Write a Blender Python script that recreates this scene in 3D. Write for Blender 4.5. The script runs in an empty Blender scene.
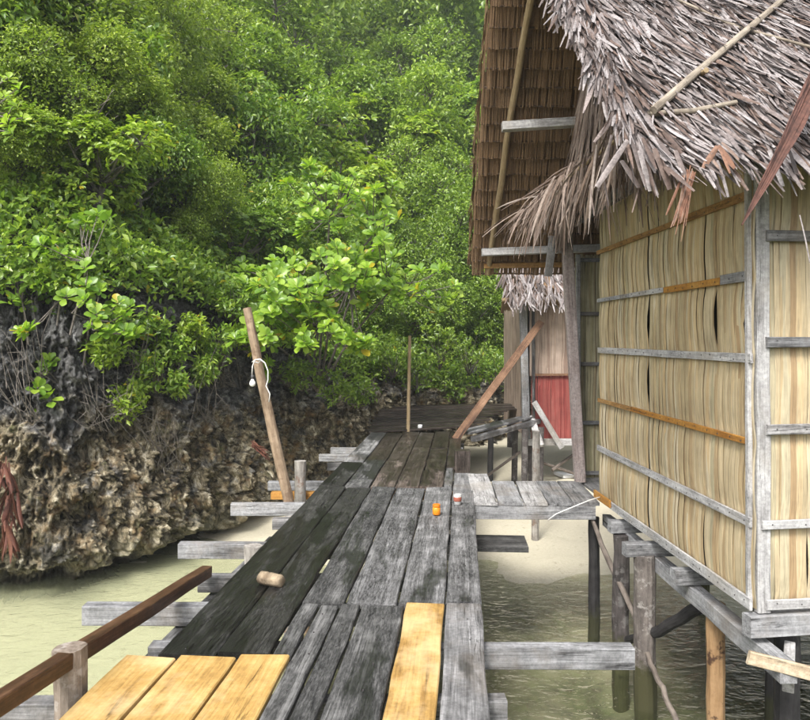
import bpy, math, random
import numpy as np
from mathutils import Vector, Matrix, noise

S = bpy.context.scene
COL = S.collection
R = math.radians

# ---------------------------------------------------------------- camera, sky, sun, exposure
EYE = 1.6            # eye height above the boardwalk (z = 0 is the deck top)
FPX, CX, HZ = 720.0, 405.0, 338.0
cam = bpy.data.cameras.new("camera")
cam.lens = 32.0
cam.sensor_width = 36.0
cam.shift_y = -22.0 / 810.0
cam.clip_start = 0.05
cam.clip_end = 2000
camo = bpy.data.objects.new("camera", cam)
camo.location = (0, 0, EYE)
camo.rotation_euler = (R(90), 0, 0)
COL.objects.link(camo)
S.camera = camo

SUN_EL, SUN_AZ = 50.0, 203.0      # azimuth measured clockwise from +Y
world = bpy.data.worlds.new("World")
S.world = world
world.use_nodes = True
wn = world.node_tree
wn.nodes.clear()
sky = wn.nodes.new("ShaderNodeTexSky")
sky.sky_type = 'NISHITA'
sky.sun_disc = False
sky.sun_elevation = R(SUN_EL)
sky.sun_rotation = R(SUN_AZ)
sky.air_density = 1.0
sky.dust_density = 4.0
hs = wn.nodes.new("ShaderNodeHueSaturation")
hs.inputs["Saturation"].default_value = 0.25
bg = wn.nodes.new("ShaderNodeBackground")
bg.inputs["Strength"].default_value = 0.15
wo = wn.nodes.new("ShaderNodeOutputWorld")
wn.links.new(sky.outputs[0], hs.inputs["Color"])
wn.links.new(hs.outputs[0], bg.inputs["Color"])
wn.links.new(bg.outputs[0], wo.inputs["Surface"])

sun = bpy.data.lights.new("sun", 'SUN')
sun.energy = 1.5
sun.angle = R(16)
sun.color = (1.0, 0.97, 0.92)
suno = bpy.data.objects.new("sun", sun)
el, az = R(SUN_EL), R(SUN_AZ)
sd = Vector((math.sin(az) * math.cos(el), math.cos(az) * math.cos(el), math.sin(el)))
suno.rotation_euler = (-sd).to_track_quat('-Z', 'Y').to_euler()
suno.location = sd * 30
COL.objects.link(suno)

S.view_settings.view_transform = 'Standard'
S.view_settings.look = 'None'
S.view_settings.gamma = 1
S.view_settings.use_curve_mapping = False
S.view_settings.exposure = 1.45
S.render.engine = 'CYCLES'
S.cycles.max_bounces = 8
S.cycles.transparent_max_bounces = 12
S.cycles.caustics_reflective = False
S.cycles.caustics_refractive = False

WATER = -1.4
rng = np.random.default_rng(7)
random.seed(7)


def at(px, py, d):
    """point seen at photo pixel (px, py) at forward distance d"""
    return Vector(((px - CX) / FPX * d, d, EYE - (py - HZ) / FPX * d))


def on(px, py, z):
    """point seen at photo pixel (px, py) on the level plane z"""
    return at(px, py, (EYE - z) * FPX / (py - HZ))


# ---------------------------------------------------------------- object helpers
WM = {}


def tag(o, label=None, cat=None, group=None, kind=None):
    if label: o["label"] = label
    if cat: o["category"] = cat
    if group: o["group"] = group
    if kind: o["kind"] = kind
    return o


def link(o, M=None, parent=None):
    COL.objects.link(o)
    M = M or Matrix.Identity(4)
    WM[o.name] = M
    if parent is not None:
        o.parent = parent
        o.matrix_basis = WM[parent.name].inverted() @ M
    else:
        o.matrix_basis = M
    return o


def thing(name, loc, label, cat, group=None):
    o = bpy.data.objects.new(name, None)
    o.empty_display_size = 0.1
    link(o, Matrix.Translation(Vector(loc)))
    return tag(o, label, cat, group)


def np_mesh(name, V, F, mats, smooth=False, mi=None):
    """mesh from an (n,3) array and a list of (m,k) face index arrays"""
    me = bpy.data.meshes.new(name)
    V = np.asarray(V, dtype=np.float32)
    me.vertices.add(len(V))
    me.vertices.foreach_set("co", V.ravel())
    loops = np.concatenate([np.asarray(f, dtype=np.int32).ravel() for f in F])
    tot = np.concatenate([np.full(len(f), np.asarray(f).shape[1], dtype=np.int32) for f in F])
    st = np.concatenate([[0], np.cumsum(tot)[:-1]]).astype(np.int32)
    me.loops.add(len(loops))
    me.loops.foreach_set("vertex_index", loops)
    me.polygons.add(len(tot))
    me.polygons.foreach_set("loop_start", st)
    me.polygons.foreach_set("loop_total", tot)
    for m in (mats if isinstance(mats, (list, tuple)) else [mats]):
        me.materials.append(m)
    if mi is not None:
        me.polygons.foreach_set("material_index", np.asarray(mi, dtype=np.int32))
    if smooth:
        me.polygons.foreach_set("use_smooth", np.ones(len(tot), dtype=bool))
    me.update(calc_edges=True)
    me.validate()
    return me


def np_obj(name, V, F, mats, parent=None, M=None, smooth=False, mi=None):
    return link(bpy.data.objects.new(name, np_mesh(name, V, F, mats, smooth, mi)), M, parent)


class MB:
    """collects faces of one mesh"""
    def __init__(s):
        s.v, s.f, s.m = [], [], []

    def add(s, vs, fs, mi=0):
        n = len(s.v)
        s.v += [tuple(v) for v in vs]
        s.f += [[i + n for i in f] for f in fs]
        s.m += [mi] * len(fs)

    def tube(s, pts, rad, sides=8, cap=True, rough=0.0, seed=0, mi=0, twist=0):
        pts = [Vector(p) for p in pts]
        if not isinstance(rad, (list, tuple)):
            rad = [rad] * len(pts)
        vs, fs = [], []
        t0 = (pts[1] - pts[0]).normalized()
        a = t0.orthogonal().normalized()
        for i, p in enumerate(pts):
            t = (pts[min(i + 1, len(pts) - 1)] - pts[max(i - 1, 0)]).normalized()
            a = (a - t * a.dot(t)).normalized()
            b = t.cross(a)
            for k in range(sides):
                an = 2 * math.pi * k / sides
                r = rad[i]
                if rough:
                    r *= 1 + rough * noise.noise(Vector((math.cos(an) * 1.3 + seed, math.sin(an) * 1.3, p.length * 3 + seed)))
                vs.append(p + a * (math.cos(an) * r) + b * (math.sin(an) * r))
        for i in range(len(pts) - 1):
            for k in range(sides):
                k2 = (k + 1) % sides
                fs.append((i * sides + k, i * sides + k2, (i + 1) * sides + k2, (i + 1) * sides + k))
        if cap:
            fs.append(tuple(reversed(range(sides))))
            fs.append(tuple((len(pts) - 1) * sides + k for k in range(sides)))
        s.add(vs, fs, mi)

    def lathe(s, prof, sides=20, o=(0, 0, 0), mi=0):
        """profile of (radius, z) about the vertical axis"""
        vs, fs = [], []
        for r, z in prof:
            for k in range(sides):
                an = 2 * math.pi * k / sides
                vs.append((o[0] + r * math.cos(an), o[1] + r * math.sin(an), o[2] + z))
        for i in range(len(prof) - 1):
            for k in range(sides):
                k2 = (k + 1) % sides
                fs.append((i * sides + k, i * sides + k2, (i + 1) * sides + k2, (i + 1) * sides + k))
        fs.append(tuple(reversed(range(sides))))
        fs.append(tuple((len(prof) - 1) * sides + k for k in range(sides)))
        s.add(vs, fs, mi)

    def build(s, name, mats, parent=None, M=None, smooth=False):
        me = bpy.data.meshes.new(name)
        me.from_pydata(s.v, [], s.f)
        for m in (mats if isinstance(mats, (list, tuple)) else [mats]):
            me.materials.append(m)
        for p, i in zip(me.polygons, s.m):
            p.material_index = i
            p.use_smooth = smooth
        return link(bpy.data.objects.new(name, me), M, parent)


def frame(p0, p1, up=(0, 0, 1)):
    p0, p1 = Vector(p0), Vector(p1)
    y = (p1 - p0).normalized()
    x = y.cross(Vector(up)).normalized()
    z = x.cross(y)
    M = Matrix((x, y, z)).transposed().to_4x4()
    M.translation = p0
    return M, (p1 - p0).length


SEED = [0]


def board_into(mb, L, w, t, seg=None, ch=0.004, warp=0.003, edge=0.003, taper=0.0, skew=0.0, split=0.0):
    """a sawn board along local +Y, slightly crooked, with worn edges"""
    SEED[0] += 1
    sd_ = SEED[0] * 7.31
    seg = seg or max(3, int(L / 0.18))
    ch = min(ch, w * 0.2, t * 0.3)
    vs, fs = [], []
    for i in range(seg + 1):
        f = i / seg
        y = f * L
        ww = w * (1 - taper * f)
        dl = edge * noise.noise(Vector((sd_, y * 2.2, 0.3))) + edge * 0.6 * noise.noise(Vector((sd_, y * 9, 4.3)))
        dr = edge * noise.noise(Vector((sd_, y * 2.2, 9.3))) + edge * 0.6 * noise.noise(Vector((sd_, y * 9, 14.3)))
        dz = warp * noise.noise(Vector((sd_, y * 1.1, 5.5)))
        tw = warp * 1.2 * noise.noise(Vector((sd_ + 3, y * 0.8, 2.5)))
        l, r, h = -ww / 2 + dl, ww / 2 + dr, t / 2
        sec = [(l + ch, -h), (r - ch, -h), (r, -h + ch), (r, h - ch), (r - ch, h), (l + ch, h), (l, h - ch), (l, -h + ch)]
        for (x, z) in sec:
            ye = y
            if i in (0, seg):
                ye += skew * x + edge * 1.5 * noise.noise(Vector((x * 14, sd_, f)))
            vs.append((x, ye, z + dz + tw * x / max(w, 0.05)))
    for i in range(seg):
        for k in range(8):
            k2 = (k + 1) % 8
            fs.append((i * 8 + k, (i + 1) * 8 + k, (i + 1) * 8 + k2, i * 8 + k2))
    fs.append(tuple(range(8)))
    fs.append(tuple(reversed([seg * 8 + k for k in range(8)])))
    mb.add(vs, fs)


def board(name, p0, p1, w, t, mat, parent=None, up=(0, 0, 1), nails=None, **kw):
    M, L = frame(p0, p1, up)
    mb = MB()
    board_into(mb, L, w, t, **kw)
    mats = [mat]
    if nails:
        mats.append(nail_mat)
        y = 0.06
        while y < L - 0.03:
            x = random.uniform(-0.2, 0.2) * w
            nv = [(x + math.cos(a) * 0.0042, y + math.sin(a) * 0.0042, t / 2 + 0.0035) for a in [k * math.pi / 3 for k in range(6)]]
            nv += [(a, b, t / 2 - 0.004) for a, b, c in nv]
            mb.add(nv, [tuple(range(6))] + [(k, k + 6, (k + 1) % 6 + 6, (k + 1) % 6) for k in range(6)], 1)
            y += nails * random.uniform(0.75, 1.25)
    return mb.build(name, mats, parent, M)


def pole(name, pts, rad, mat, parent=None, sides=12, rough=0.12, seg=10, bend=0.0):
    """a natural round pole through the points"""
    SEED[0] += 1
    pts = [Vector(p) for p in pts]
    M, L = frame(pts[0], pts[-1], (0, 1, 0.01) if abs((pts[-1] - pts[0]).normalized().z) > 0.9 else (0, 0, 1))
    Mi = M.inverted()
    lp = [Mi @ p for p in pts]
    if not isinstance(rad, (list, tuple)):
        rad = [rad] * len(lp)
    out, rr = [], []
    n = len(lp) - 1
    for i in range(seg + 1):
        f = i / seg * n
        k = min(int(f), n - 1)
        q = lp[k].lerp(lp[k + 1], f - k)
        q = q + Vector((bend * noise.noise(Vector((SEED[0], i * 0.5, 0))), 0, bend * noise.noise(Vector((SEED[0], i * 0.5, 8)))))
        out.append(q)
        rr.append(rad[k] + (rad[k + 1] - rad[k]) * (f - k))
    mb = MB()
    mb.tube(out, rr, sides, True, rough, SEED[0] * 3.1)
    return mb.build(name, mat, parent, M, smooth=False)


# ---------------------------------------------------------------- material helpers
class NT:
    def __init__(s, name):
        s.mat = bpy.data.materials.new(name)
        s.mat.use_nodes = True
        s.t = s.mat.node_tree
        s.t.nodes.clear()
        s.out = s.t.nodes.new("ShaderNodeOutputMaterial")

    def put(s, sock, v):
        if v is None: return
        if hasattr(v, "is_output"): s.t.links.new(v, sock)
        elif isinstance(v, (tuple, list)) and len(v) == 3 and sock.type == 'RGBA': sock.default_value = (*v, 1)
        else: sock.default_value = v

    def n(s, typ, props=None, **kw):
        nd = s.t.nodes.new("ShaderNode" + typ)
        for k, v in (props or {}).items(): setattr(nd, k, v)
        for k, v in kw.items():
            k = k.replace("_", " ")
            s.put(nd.inputs[int(k[1:])] if k[0] == "i" and k[1:].isdigit() else nd.inputs[k], v)
        return nd

    def math(s, op, a, b=None, clamp=False):
        nd = s.n("Math", dict(operation=op, use_clamp=clamp), i0=a)
        if b is not None: s.put(nd.inputs[1], b)
        return nd.outputs[0]

    def vmath(s, op, a, b):
        return s.n("VectorMath", dict(operation=op), i0=a, i1=b).outputs[0]

    def mix(s, f, a, b, blend='MIX'):
        nd = s.t.nodes.new("ShaderNodeMix")
        nd.data_type = 'RGBA'
        nd.blend_type = blend
        s.put(nd.inputs[0], f); s.put(nd.inputs[6], a); s.put(nd.inputs[7], b)
        return nd.outputs[2]

    def ramp(s, f, stops):
        nd = s.t.nodes.new("ShaderNodeValToRGB")
        e = nd.color_ramp.elements
        while len(e) < len(stops): e.new(0.5)
        for el_, (p, c) in zip(e, stops):
            el_.position = p
            el_.color = (c, c, c, 1) if not isinstance(c, (tuple, list)) else (*c, 1)
        s.put(nd.inputs[0], f)
        return nd.outputs[0]

    def noise(s, vec, scale, detail=4, rough=0.55, dist=0.0):
        return s.n("TexNoise", Vector=vec, Scale=scale, Detail=detail, Roughness=rough, Distortion=dist).outputs[0]

    def pbr(s, col, rough=0.7, bump=None, bstr=0.3, bdist=0.01, spec=0.5, **kw):
        p = s.n("BsdfPrincipled", **kw)
        s.put(p.inputs["Base Color"], col)
        s.put(p.inputs["Roughness"], rough)
        s.put(p.inputs["Specular IOR Level"], spec)
        if bump is not None:
            b = s.n("Bump", Strength=bstr, Distance=bdist, Height=bump)
            s.t.links.new(b.outputs[0], p.inputs["Normal"])
        return p

    def done(s, sh):
        s.t.links.new(sh.outputs[0] if hasattr(sh, "outputs") else sh, s.out.inputs[0])
        return s.mat


def wood(name, dark, mid, light, rough=0.8, wet=0.0, moss=None, knots=0.0, fine=1.0, bstr=0.5, stain=None, speck=0.0, checks=0.85, mottle=0.8):
    """sawn timber, grain along local Y; wet = share of the surface under a rain film"""
    dark, mid, light = [tuple(c * 0.85 for c in q) for q in (dark, mid, light)]
    t = NT(name)
    tc = t.n("TexCoord")
    ob = tc.outputs["Object"]
    rnd = t.n("ObjectInfo").outputs["Random"]
    off = t.math('MULTIPLY', rnd, 57.0)
    v = t.vmath('ADD', ob, t.n("CombineXYZ", X=off, Y=off, Z=off).outputs[0])
    g1 = t.noise(t.vmath('MULTIPLY', v, (22 * fine, 1.1, 22 * fine)), 1.0, 7, 0.62, 0.6)
    g2 = t.noise(t.vmath('MULTIPLY', v, (120 * fine, 5, 120 * fine)), 1.0, 4, 0.6)
    g3 = t.noise(v, 4.5, 5, 0.6)
    f = t.math('ADD', t.math('MULTIPLY', g1, 0.62), t.math('MULTIPLY', g2, 0.38))
    f = t.math('ADD', f, t.math('MULTIPLY', t.math('SUBTRACT', g3, 0.5), 0.5))
    f = t.math('ADD', f, t.math('MULTIPLY', t.math('SUBTRACT', rnd, 0.5), 0.12))
    col = t.ramp(f, [(0.30, dark), (0.5, mid), (0.70, light)])
    crack = t.ramp(g1, [(0.30, 0.0), (0.36, 1.0)])
    col = t.mix(crack, tuple(c * 0.35 for c in dark), col)
    rdg = t.noise(t.vmath('MULTIPLY', v, (34, 1.3, 34)), 1.0, 5, 0.6, 0.4)
    crk = t.ramp(t.math('ABSOLUTE', t.math('SUBTRACT', rdg, 0.5)), [(0.0, 1.0), (0.022, 0.0)])
    msk = t.ramp(t.noise(t.vmath('MULTIPLY', v, (7, 1.2, 7)), 1.0, 3, 0.6), [(0.46, 0.0), (0.58, 1.0)])
    crk = t.math('MULTIPLY', crk, msk)
    col = t.mix(t.math('MULTIPLY', crk, checks), col, tuple(c * 0.3 for c in dark))
    mott = t.ramp(t.noise(v, 38, 5, 0.75), [(0.34, 0.62), (0.66, 1.25)])
    col = t.mix(mottle, col, t.mix(1.0, col, mott, 'MULTIPLY'))
    if stain:
        sn = t.ramp(t.noise(v, 2.3, 5, 0.65), [(0.5, 0.0), (0.66, 1.0)])
        col = t.mix(t.math('MULTIPLY', sn, stain[1]), col, stain[0])
    if knots:
        vo = t.n("TexVoronoi", Vector=t.vmath('MULTIPLY', v, (6, 1.5, 6)), Scale=1.0).outputs["Distance"]
        col = t.mix(t.ramp(vo, [(0.04, knots), (0.12, 0.0)]), col, tuple(c * 0.4 for c in dark))
    if speck:
        sp = t.ramp(t.noise(t.vmath('MULTIPLY', v, (95, 17, 95)), 1.0, 7, 0.78), [(0.46, 0.0), (0.70, 1.0)])
        col = t.mix(t.math('MULTIPLY', sp, speck), col, light)
    rg = rough
    if wet or moss:
        pos = t.n("NewGeometry").outputs["Position"]
        if moss:
            mz = t.ramp(t.noise(t.vmath('MULTIPLY', v, (5, 1.4, 3)), 1.0, 7, 0.7), [(0.40, 0.0), (0.62, 1.0)])
            col = t.mix(t.math('MULTIPLY', mz, moss[1]), col, moss[0])
        if wet:
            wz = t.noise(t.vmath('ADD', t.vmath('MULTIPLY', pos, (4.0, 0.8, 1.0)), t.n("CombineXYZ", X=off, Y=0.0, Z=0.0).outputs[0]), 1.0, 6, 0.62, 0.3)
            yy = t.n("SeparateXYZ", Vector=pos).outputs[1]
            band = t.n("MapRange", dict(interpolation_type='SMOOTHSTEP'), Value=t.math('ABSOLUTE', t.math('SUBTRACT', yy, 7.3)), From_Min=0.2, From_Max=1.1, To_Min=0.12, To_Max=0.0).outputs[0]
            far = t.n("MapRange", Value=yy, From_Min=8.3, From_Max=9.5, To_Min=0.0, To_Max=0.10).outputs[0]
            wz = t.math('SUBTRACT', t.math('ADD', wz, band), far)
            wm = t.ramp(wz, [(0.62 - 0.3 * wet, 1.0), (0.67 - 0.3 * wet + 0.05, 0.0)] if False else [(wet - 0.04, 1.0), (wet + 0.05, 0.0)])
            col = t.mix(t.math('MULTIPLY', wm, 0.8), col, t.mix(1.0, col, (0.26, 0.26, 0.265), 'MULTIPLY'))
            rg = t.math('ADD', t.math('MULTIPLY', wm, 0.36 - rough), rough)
            rg = t.math('ADD', rg, t.math('MULTIPLY', t.math('SUBTRACT', g2, 0.5), 0.25), clamp=True)
    bmp = t.math('SUBTRACT', t.math('ADD', t.math('MULTIPLY', g1, 0.6), t.math('MULTIPLY', g2, 0.4)), t.math('MULTIPLY', crk, 0.5))
    return t.done(t.pbr(col, rg, bmp, bstr, 0.006, 0.26))


def bark(name, dark, light, patch=None, rough=0.85, tide=None):
    """round unsawn timber; tide = (z, colour): dark wet foot below that height"""
    dark, light = [tuple(c * 0.85 for c in q) for q in (dark, light)]
    t = NT(name)
    ob = t.n("TexCoord").outputs["Object"]
    rnd = t.math('MULTIPLY', t.n("ObjectInfo").outputs["Random"], 31.0)
    v = t.vmath('ADD', ob, t.n("CombineXYZ", X=rnd, Y=rnd, Z=rnd).outputs[0])
    a = t.noise(t.vmath('MULTIPLY', v, (26, 5, 26)), 1.0, 6, 0.65)
    b = t.noise(v, 9, 5, 0.65)
    col = t.ramp(t.math('ADD', t.math('MULTIPLY', a, 0.6), t.math('MULTIPLY', b, 0.4)), [(0.36, dark), (0.62, light)])
    if patch:
        col = t.mix(t.ramp(t.noise(v, 7, 4, 0.7), [(0.55, 0.0), (0.62, patch[1])]), col, patch[0])
    if tide:
        z = t.n("SeparateXYZ", Vector=t.n("NewGeometry").outputs["Position"]).outputs[2]
        zz = t.math('ADD', z, t.math('MULTIPLY', t.math('SUBTRACT', b, 0.5), 0.5))
        mk = t.n("MapRange", Value=zz, From_Min=tide[0] + 0.06, From_Max=tide[0] - 0.06).outputs[0]
        col = t.mix(mk, col, tide[1])
    return t.done(t.pbr(col, rough, a, 0.7, 0.01, 0.3))


def leafmat(name, cols, trans=0.3, rough=0.38, yellow=0.0, spec=0.5):
    """leaf: colour differs from leaf to leaf and from plant to plant"""
    t = NT(name)
    isl = t.n("NewGeometry").outputs["Random Per Island"]
    orn = t.n("ObjectInfo").outputs["Random"]
    f = t.math('ADD', t.math('MULTIPLY', isl, 0.75), t.math('MULTIPLY', orn, 0.25))
    st = [(i / (len(cols) - 1), c) for i, c in enumerate(cols)]
    col = t.ramp(f, st)
    if yellow:
        h = t.math('FRACT', t.math('MULTIPLY', isl, 37.7))
        col = t.mix(t.ramp(h, [(1 - yellow - 0.004, 0.0), (1 - yellow, 1.0)]), col, (0.42, 0.34, 0.03))
    p = t.pbr(col, rough, None, spec=spec)
    tr = t.n("BsdfTranslucent", Color=t.mix(1.0, col, (1.5, 1.6, 0.8), 'MULTIPLY'))
    m = t.n("MixShader", i0=trans, i1=p.outputs[0], i2=tr.outputs[0])
    return t.done(m)


def fibre(name, cols, rough=0.8, scale=(60, 60, 3), trans=0.0, streak=0.5):
    """dried palm leaf: colour by strip, fine fibres along the strip"""
    cols = [tuple(c * 0.85 for c in q) for q in cols]
    t = NT(name)
    isl = t.n("NewGeometry").outputs["Random Per Island"]
    ob = t.n("TexCoord").outputs["Object"]
    col = t.ramp(isl, [(i / (len(cols) - 1), c) for i, c in enumerate(cols)])
    k = t.noise(t.vmath('MULTIPLY', ob, scale), 1.0, 4, 0.6)
    b = t.noise(ob, 3.5, 4, 0.6)
    m = t.ramp(t.math('ADD', t.math('MULTIPLY', k, 0.6), t.math('MULTIPLY', b, 0.4)), [(0.34, 1 - streak), (0.62, 1.15)])
    col = t.mix(1.0, col, m, 'MULTIPLY')
    p = t.pbr(col, rough, k, 0.35, 0.004, 0.35)
    if trans:
        tr = t.n("BsdfTranslucent", Color=col)
        p = t.n("MixShader", i0=trans, i1=p.outputs[0], i2=tr.outputs[0])
    return t.done(p)


def plain(name, col, rough=0.5, **kw):
    t = NT(name)
    ob = t.n("TexCoord").outputs["Object"]
    c = t.mix(t.noise(ob, 30, 4, 0.6), tuple(x * 0.75 for x in col), tuple(min(1, x * 1.15) for x in col))
    return t.done(t.pbr(c, rough, **kw))


nail_mat = plain("nail_iron", (0.05, 0.045, 0.045), 0.6)
GREY = wood("weathered_grey_timber", (0.085, 0.083, 0.083), (0.255, 0.255, 0.26), (0.42, 0.42, 0.425), 0.85, stain=((0.16, 0.13, 0.10), 0.5))
PALE = wood("pale_grey_timber", (0.17, 0.162, 0.155), (0.41, 0.40, 0.395), (0.60, 0.59, 0.58), 0.85, stain=((0.30, 0.27, 0.23), 0.5))
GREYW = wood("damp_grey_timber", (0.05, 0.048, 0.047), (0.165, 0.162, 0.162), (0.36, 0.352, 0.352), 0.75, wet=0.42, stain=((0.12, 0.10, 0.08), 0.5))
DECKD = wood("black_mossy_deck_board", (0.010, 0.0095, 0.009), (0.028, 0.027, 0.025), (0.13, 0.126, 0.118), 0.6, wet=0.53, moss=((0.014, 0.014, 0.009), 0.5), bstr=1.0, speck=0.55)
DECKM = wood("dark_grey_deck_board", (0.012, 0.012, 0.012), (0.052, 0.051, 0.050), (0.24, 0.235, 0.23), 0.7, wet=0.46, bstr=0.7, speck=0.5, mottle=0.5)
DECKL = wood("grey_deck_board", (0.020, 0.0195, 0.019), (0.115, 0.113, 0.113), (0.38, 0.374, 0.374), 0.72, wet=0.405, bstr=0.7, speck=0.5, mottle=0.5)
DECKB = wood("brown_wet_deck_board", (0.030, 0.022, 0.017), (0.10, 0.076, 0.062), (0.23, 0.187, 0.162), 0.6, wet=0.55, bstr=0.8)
NEWY = wood("new_yellow_board", (0.20, 0.105, 0.030), (0.44, 0.27, 0.085), (0.58, 0.41, 0.165), 0.6, fine=0.7, bstr=0.3, knots=0.25, stain=((0.57, 0.43, 0.23), 0.6), checks=0.25, mottle=0.4)
ORNG = wood("orange_new_wood", (0.27, 0.115, 0.025), (0.44, 0.21, 0.045), (0.52, 0.30, 0.09), 0.6, fine=0.7, bstr=0.2, checks=0.3)
HONEY = wood("honey_brown_batten", (0.20, 0.10, 0.03), (0.36, 0.20, 0.07), (0.46, 0.30, 0.13), 0.7, fine=0.8, bstr=0.3)
RAILW = wood("reddish_brown_wet_timber", (0.030, 0.014, 0.008), (0.085, 0.042, 0.022), (0.20, 0.11, 0.065), 0.42, bstr=0.4)
REDB = wood("orange_brown_brace", (0.08, 0.04, 0.022), (0.21, 0.115, 0.065), (0.35, 0.215, 0.135), 0.65, bstr=0.4)
TAN = bark("peeled_tan_pole", (0.16, 0.105, 0.065), (0.38, 0.285, 0.195), ((0.13, 0.08, 0.05), 0.7))
DRIFT = bark("driftwood_post", (0.13, 0.115, 0.10), (0.45, 0.42, 0.38), ((0.16, 0.09, 0.06), 0.7))
STUMP = bark("grey_brown_post", (0.10, 0.075, 0.055), (0.30, 0.245, 0.20), ((0.34, 0.31, 0.28), 0.6))
BLACKP = bark("black_charred_stilt", (0.012, 0.011, 0.011), (0.045, 0.042, 0.042), None, 0.7, (WATER + 0.25, (0.03, 0.03, 0.014)))
BARKP = bark("rough_bark_stilt", (0.05, 0.042, 0.038), (0.22, 0.19, 0.17), ((0.30, 0.28, 0.26), 0.8), 0.85, (WATER + 0.35, (0.045, 0.043, 0.018)))
BARKD = bark("dark_bark_stilt", (0.03, 0.026, 0.024), (0.11, 0.095, 0.09), ((0.20, 0.19, 0.18), 0.5), 0.8, (WATER + 0.3, (0.05, 0.05, 0.02)))
HALFB = bark("half_peeled_stilt", (0.26, 0.15, 0.07), (0.42, 0.27, 0.14), ((0.06, 0.03, 0.018), 0.95), 0.75)
STICK = bark("dead_stick", (0.07, 0.055, 0.045), (0.24, 0.20, 0.17))
BAMBOO = bark("bamboo_pole", (0.24, 0.17, 0.09), (0.42, 0.32, 0.19))
OLDPOLE = bark("weathered_roof_pole", (0.16, 0.13, 0.10), (0.40, 0.345, 0.275))
TRUNK = bark("tree_bark", (0.05, 0.045, 0.04), (0.20, 0.18, 0.16), ((0.30, 0.29, 0.27), 0.5))
TWIG = bark("grey_twigs", (0.07, 0.06, 0.05), (0.24, 0.21, 0.185))

THATCH = fibre("bleached_thatch", [(0.03, 0.021, 0.018), (0.115, 0.088, 0.078), (0.235, 0.197, 0.187), (0.35, 0.312, 0.303), (0.46, 0.42, 0.415), (0.27, 0.232, 0.225), (0.17, 0.108, 0.08), (0.40, 0.36, 0.355), (0.09, 0.060, 0.048), (0.20, 0.14, 0.115)], 0.5, (55, 55, 55), 0.10, 0.65)
THATCHR = fibre("rusty_thatch_leaf", [(0.20, 0.09, 0.055), (0.32, 0.17, 0.11), (0.30, 0.22, 0.18)], 0.7, (45, 45, 45), 0.1, 0.5)
THATCHB = fibre("brown_underside_thatch", [(0.19, 0.112, 0.058), (0.24, 0.148, 0.08), (0.275, 0.175, 0.098), (0.21, 0.128, 0.068)], 0.75, (110, 6, 110), 0.05, 0.45)
STRAND = fibre("brown_grey_strands", [(0.08, 0.05, 0.038), (0.20, 0.14, 0.105), (0.31, 0.24, 0.20), (0.24, 0.17, 0.13), (0.36, 0.30, 0.26)], 0.75, (40, 40, 40), 0.15, 0.4)
WALL = fibre("dried_leaf_wall", [(0.40, 0.275, 0.15), (0.54, 0.42, 0.245), (0.61, 0.50, 0.325), (0.51, 0.40, 0.235), (0.66, 0.565, 0.40), (0.46, 0.40, 0.255), (0.57, 0.41, 0.22), (0.63, 0.52, 0.335)], 0.62, (120, 120, 2.2), 0.0, 0.42)
WALLG = fibre("greenish_leaf_wall", [(0.40, 0.32, 0.19), (0.52, 0.47, 0.29), (0.60, 0.55, 0.38), (0.44, 0.40, 0.22)], 0.65, (90, 90, 2.2), 0.0, 0.5)
WALLP = fibre("pinkish_leaf_wall", [(0.25, 0.17, 0.13), (0.40, 0.30, 0.23), (0.48, 0.38, 0.31), (0.33, 0.24, 0.18)], 0.7, (90, 90, 2.2), 0.0, 0.5)
WALLR = fibre("red_painted_slats", [(0.16, 0.024, 0.02), (0.25, 0.05, 0.042), (0.30, 0.085, 0.07), (0.20, 0.038, 0.032)], 0.6, (90, 90, 2.2), 0.0, 0.4)
DARKIN = plain("gap_shade_backing", (0.035, 0.028, 0.02), 0.9)
DRYLEAF = fibre("reddish_dry_leaf", [(0.12, 0.05, 0.034), (0.15, 0.068, 0.048)], 0.6, (18, 18, 18), 0.1, 0.7)

# ---------------------------------------------------------------- ribbons (thatch strips) and leaves, vectorised
def ribbons(P, Dv, Nv, L, W, bend=0.25, segs=3, tip=0.35, fold=0.18, g=0.0):
    """folded strips starting at P, running along Dv, lifted along Nv; returns V, faces"""
    n = len(P)
    Dv = Dv / np.linalg.norm(Dv, axis=1)[:, None]
    Sv = np.cross(Dv, Nv); Sv /= np.linalg.norm(Sv, axis=1)[:, None]
    Nv = np.cross(Sv, Dv)
    L = np.broadcast_to(L, n)[:, None]; W = np.broadcast_to(W, n)[:, None]
    bend = np.broadcast_to(bend, n)[:, None]
    rows = []
    prof = np.linspace(0, 1, segs + 1)
    for q in prof:
        wq = (0.75 + 0.25 * math.sin(min(q * 2.2, 1.57))) * (1 if q < 0.7 else 1 - (1 - tip) * (q - 0.7) / 0.3)
        c = P + Dv * L * q - Nv * (bend * L * q * q)
        if g: c = c - np.array([0, 0, 1.0]) * (g * L * q * q)
        rows.append(np.stack([c - Sv * W * 0.5 * wq - Nv * W * fold, c, c + Sv * W * 0.5 * wq - Nv * W * fold], 1))
    V = np.stack(rows, 1)                      # n, segs+1, 3, 3
    V = V.reshape(-1, 3)
    per = (segs + 1) * 3
    base = (np.arange(n) * per)[:, None]
    f = []
    for i in range(segs):
        for k in range(2):
            a = i * 3 + k
            f.append(base + np.array([[a, a + 1, a + 4, a + 3]]))
    return V, [np.concatenate(f)]


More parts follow.
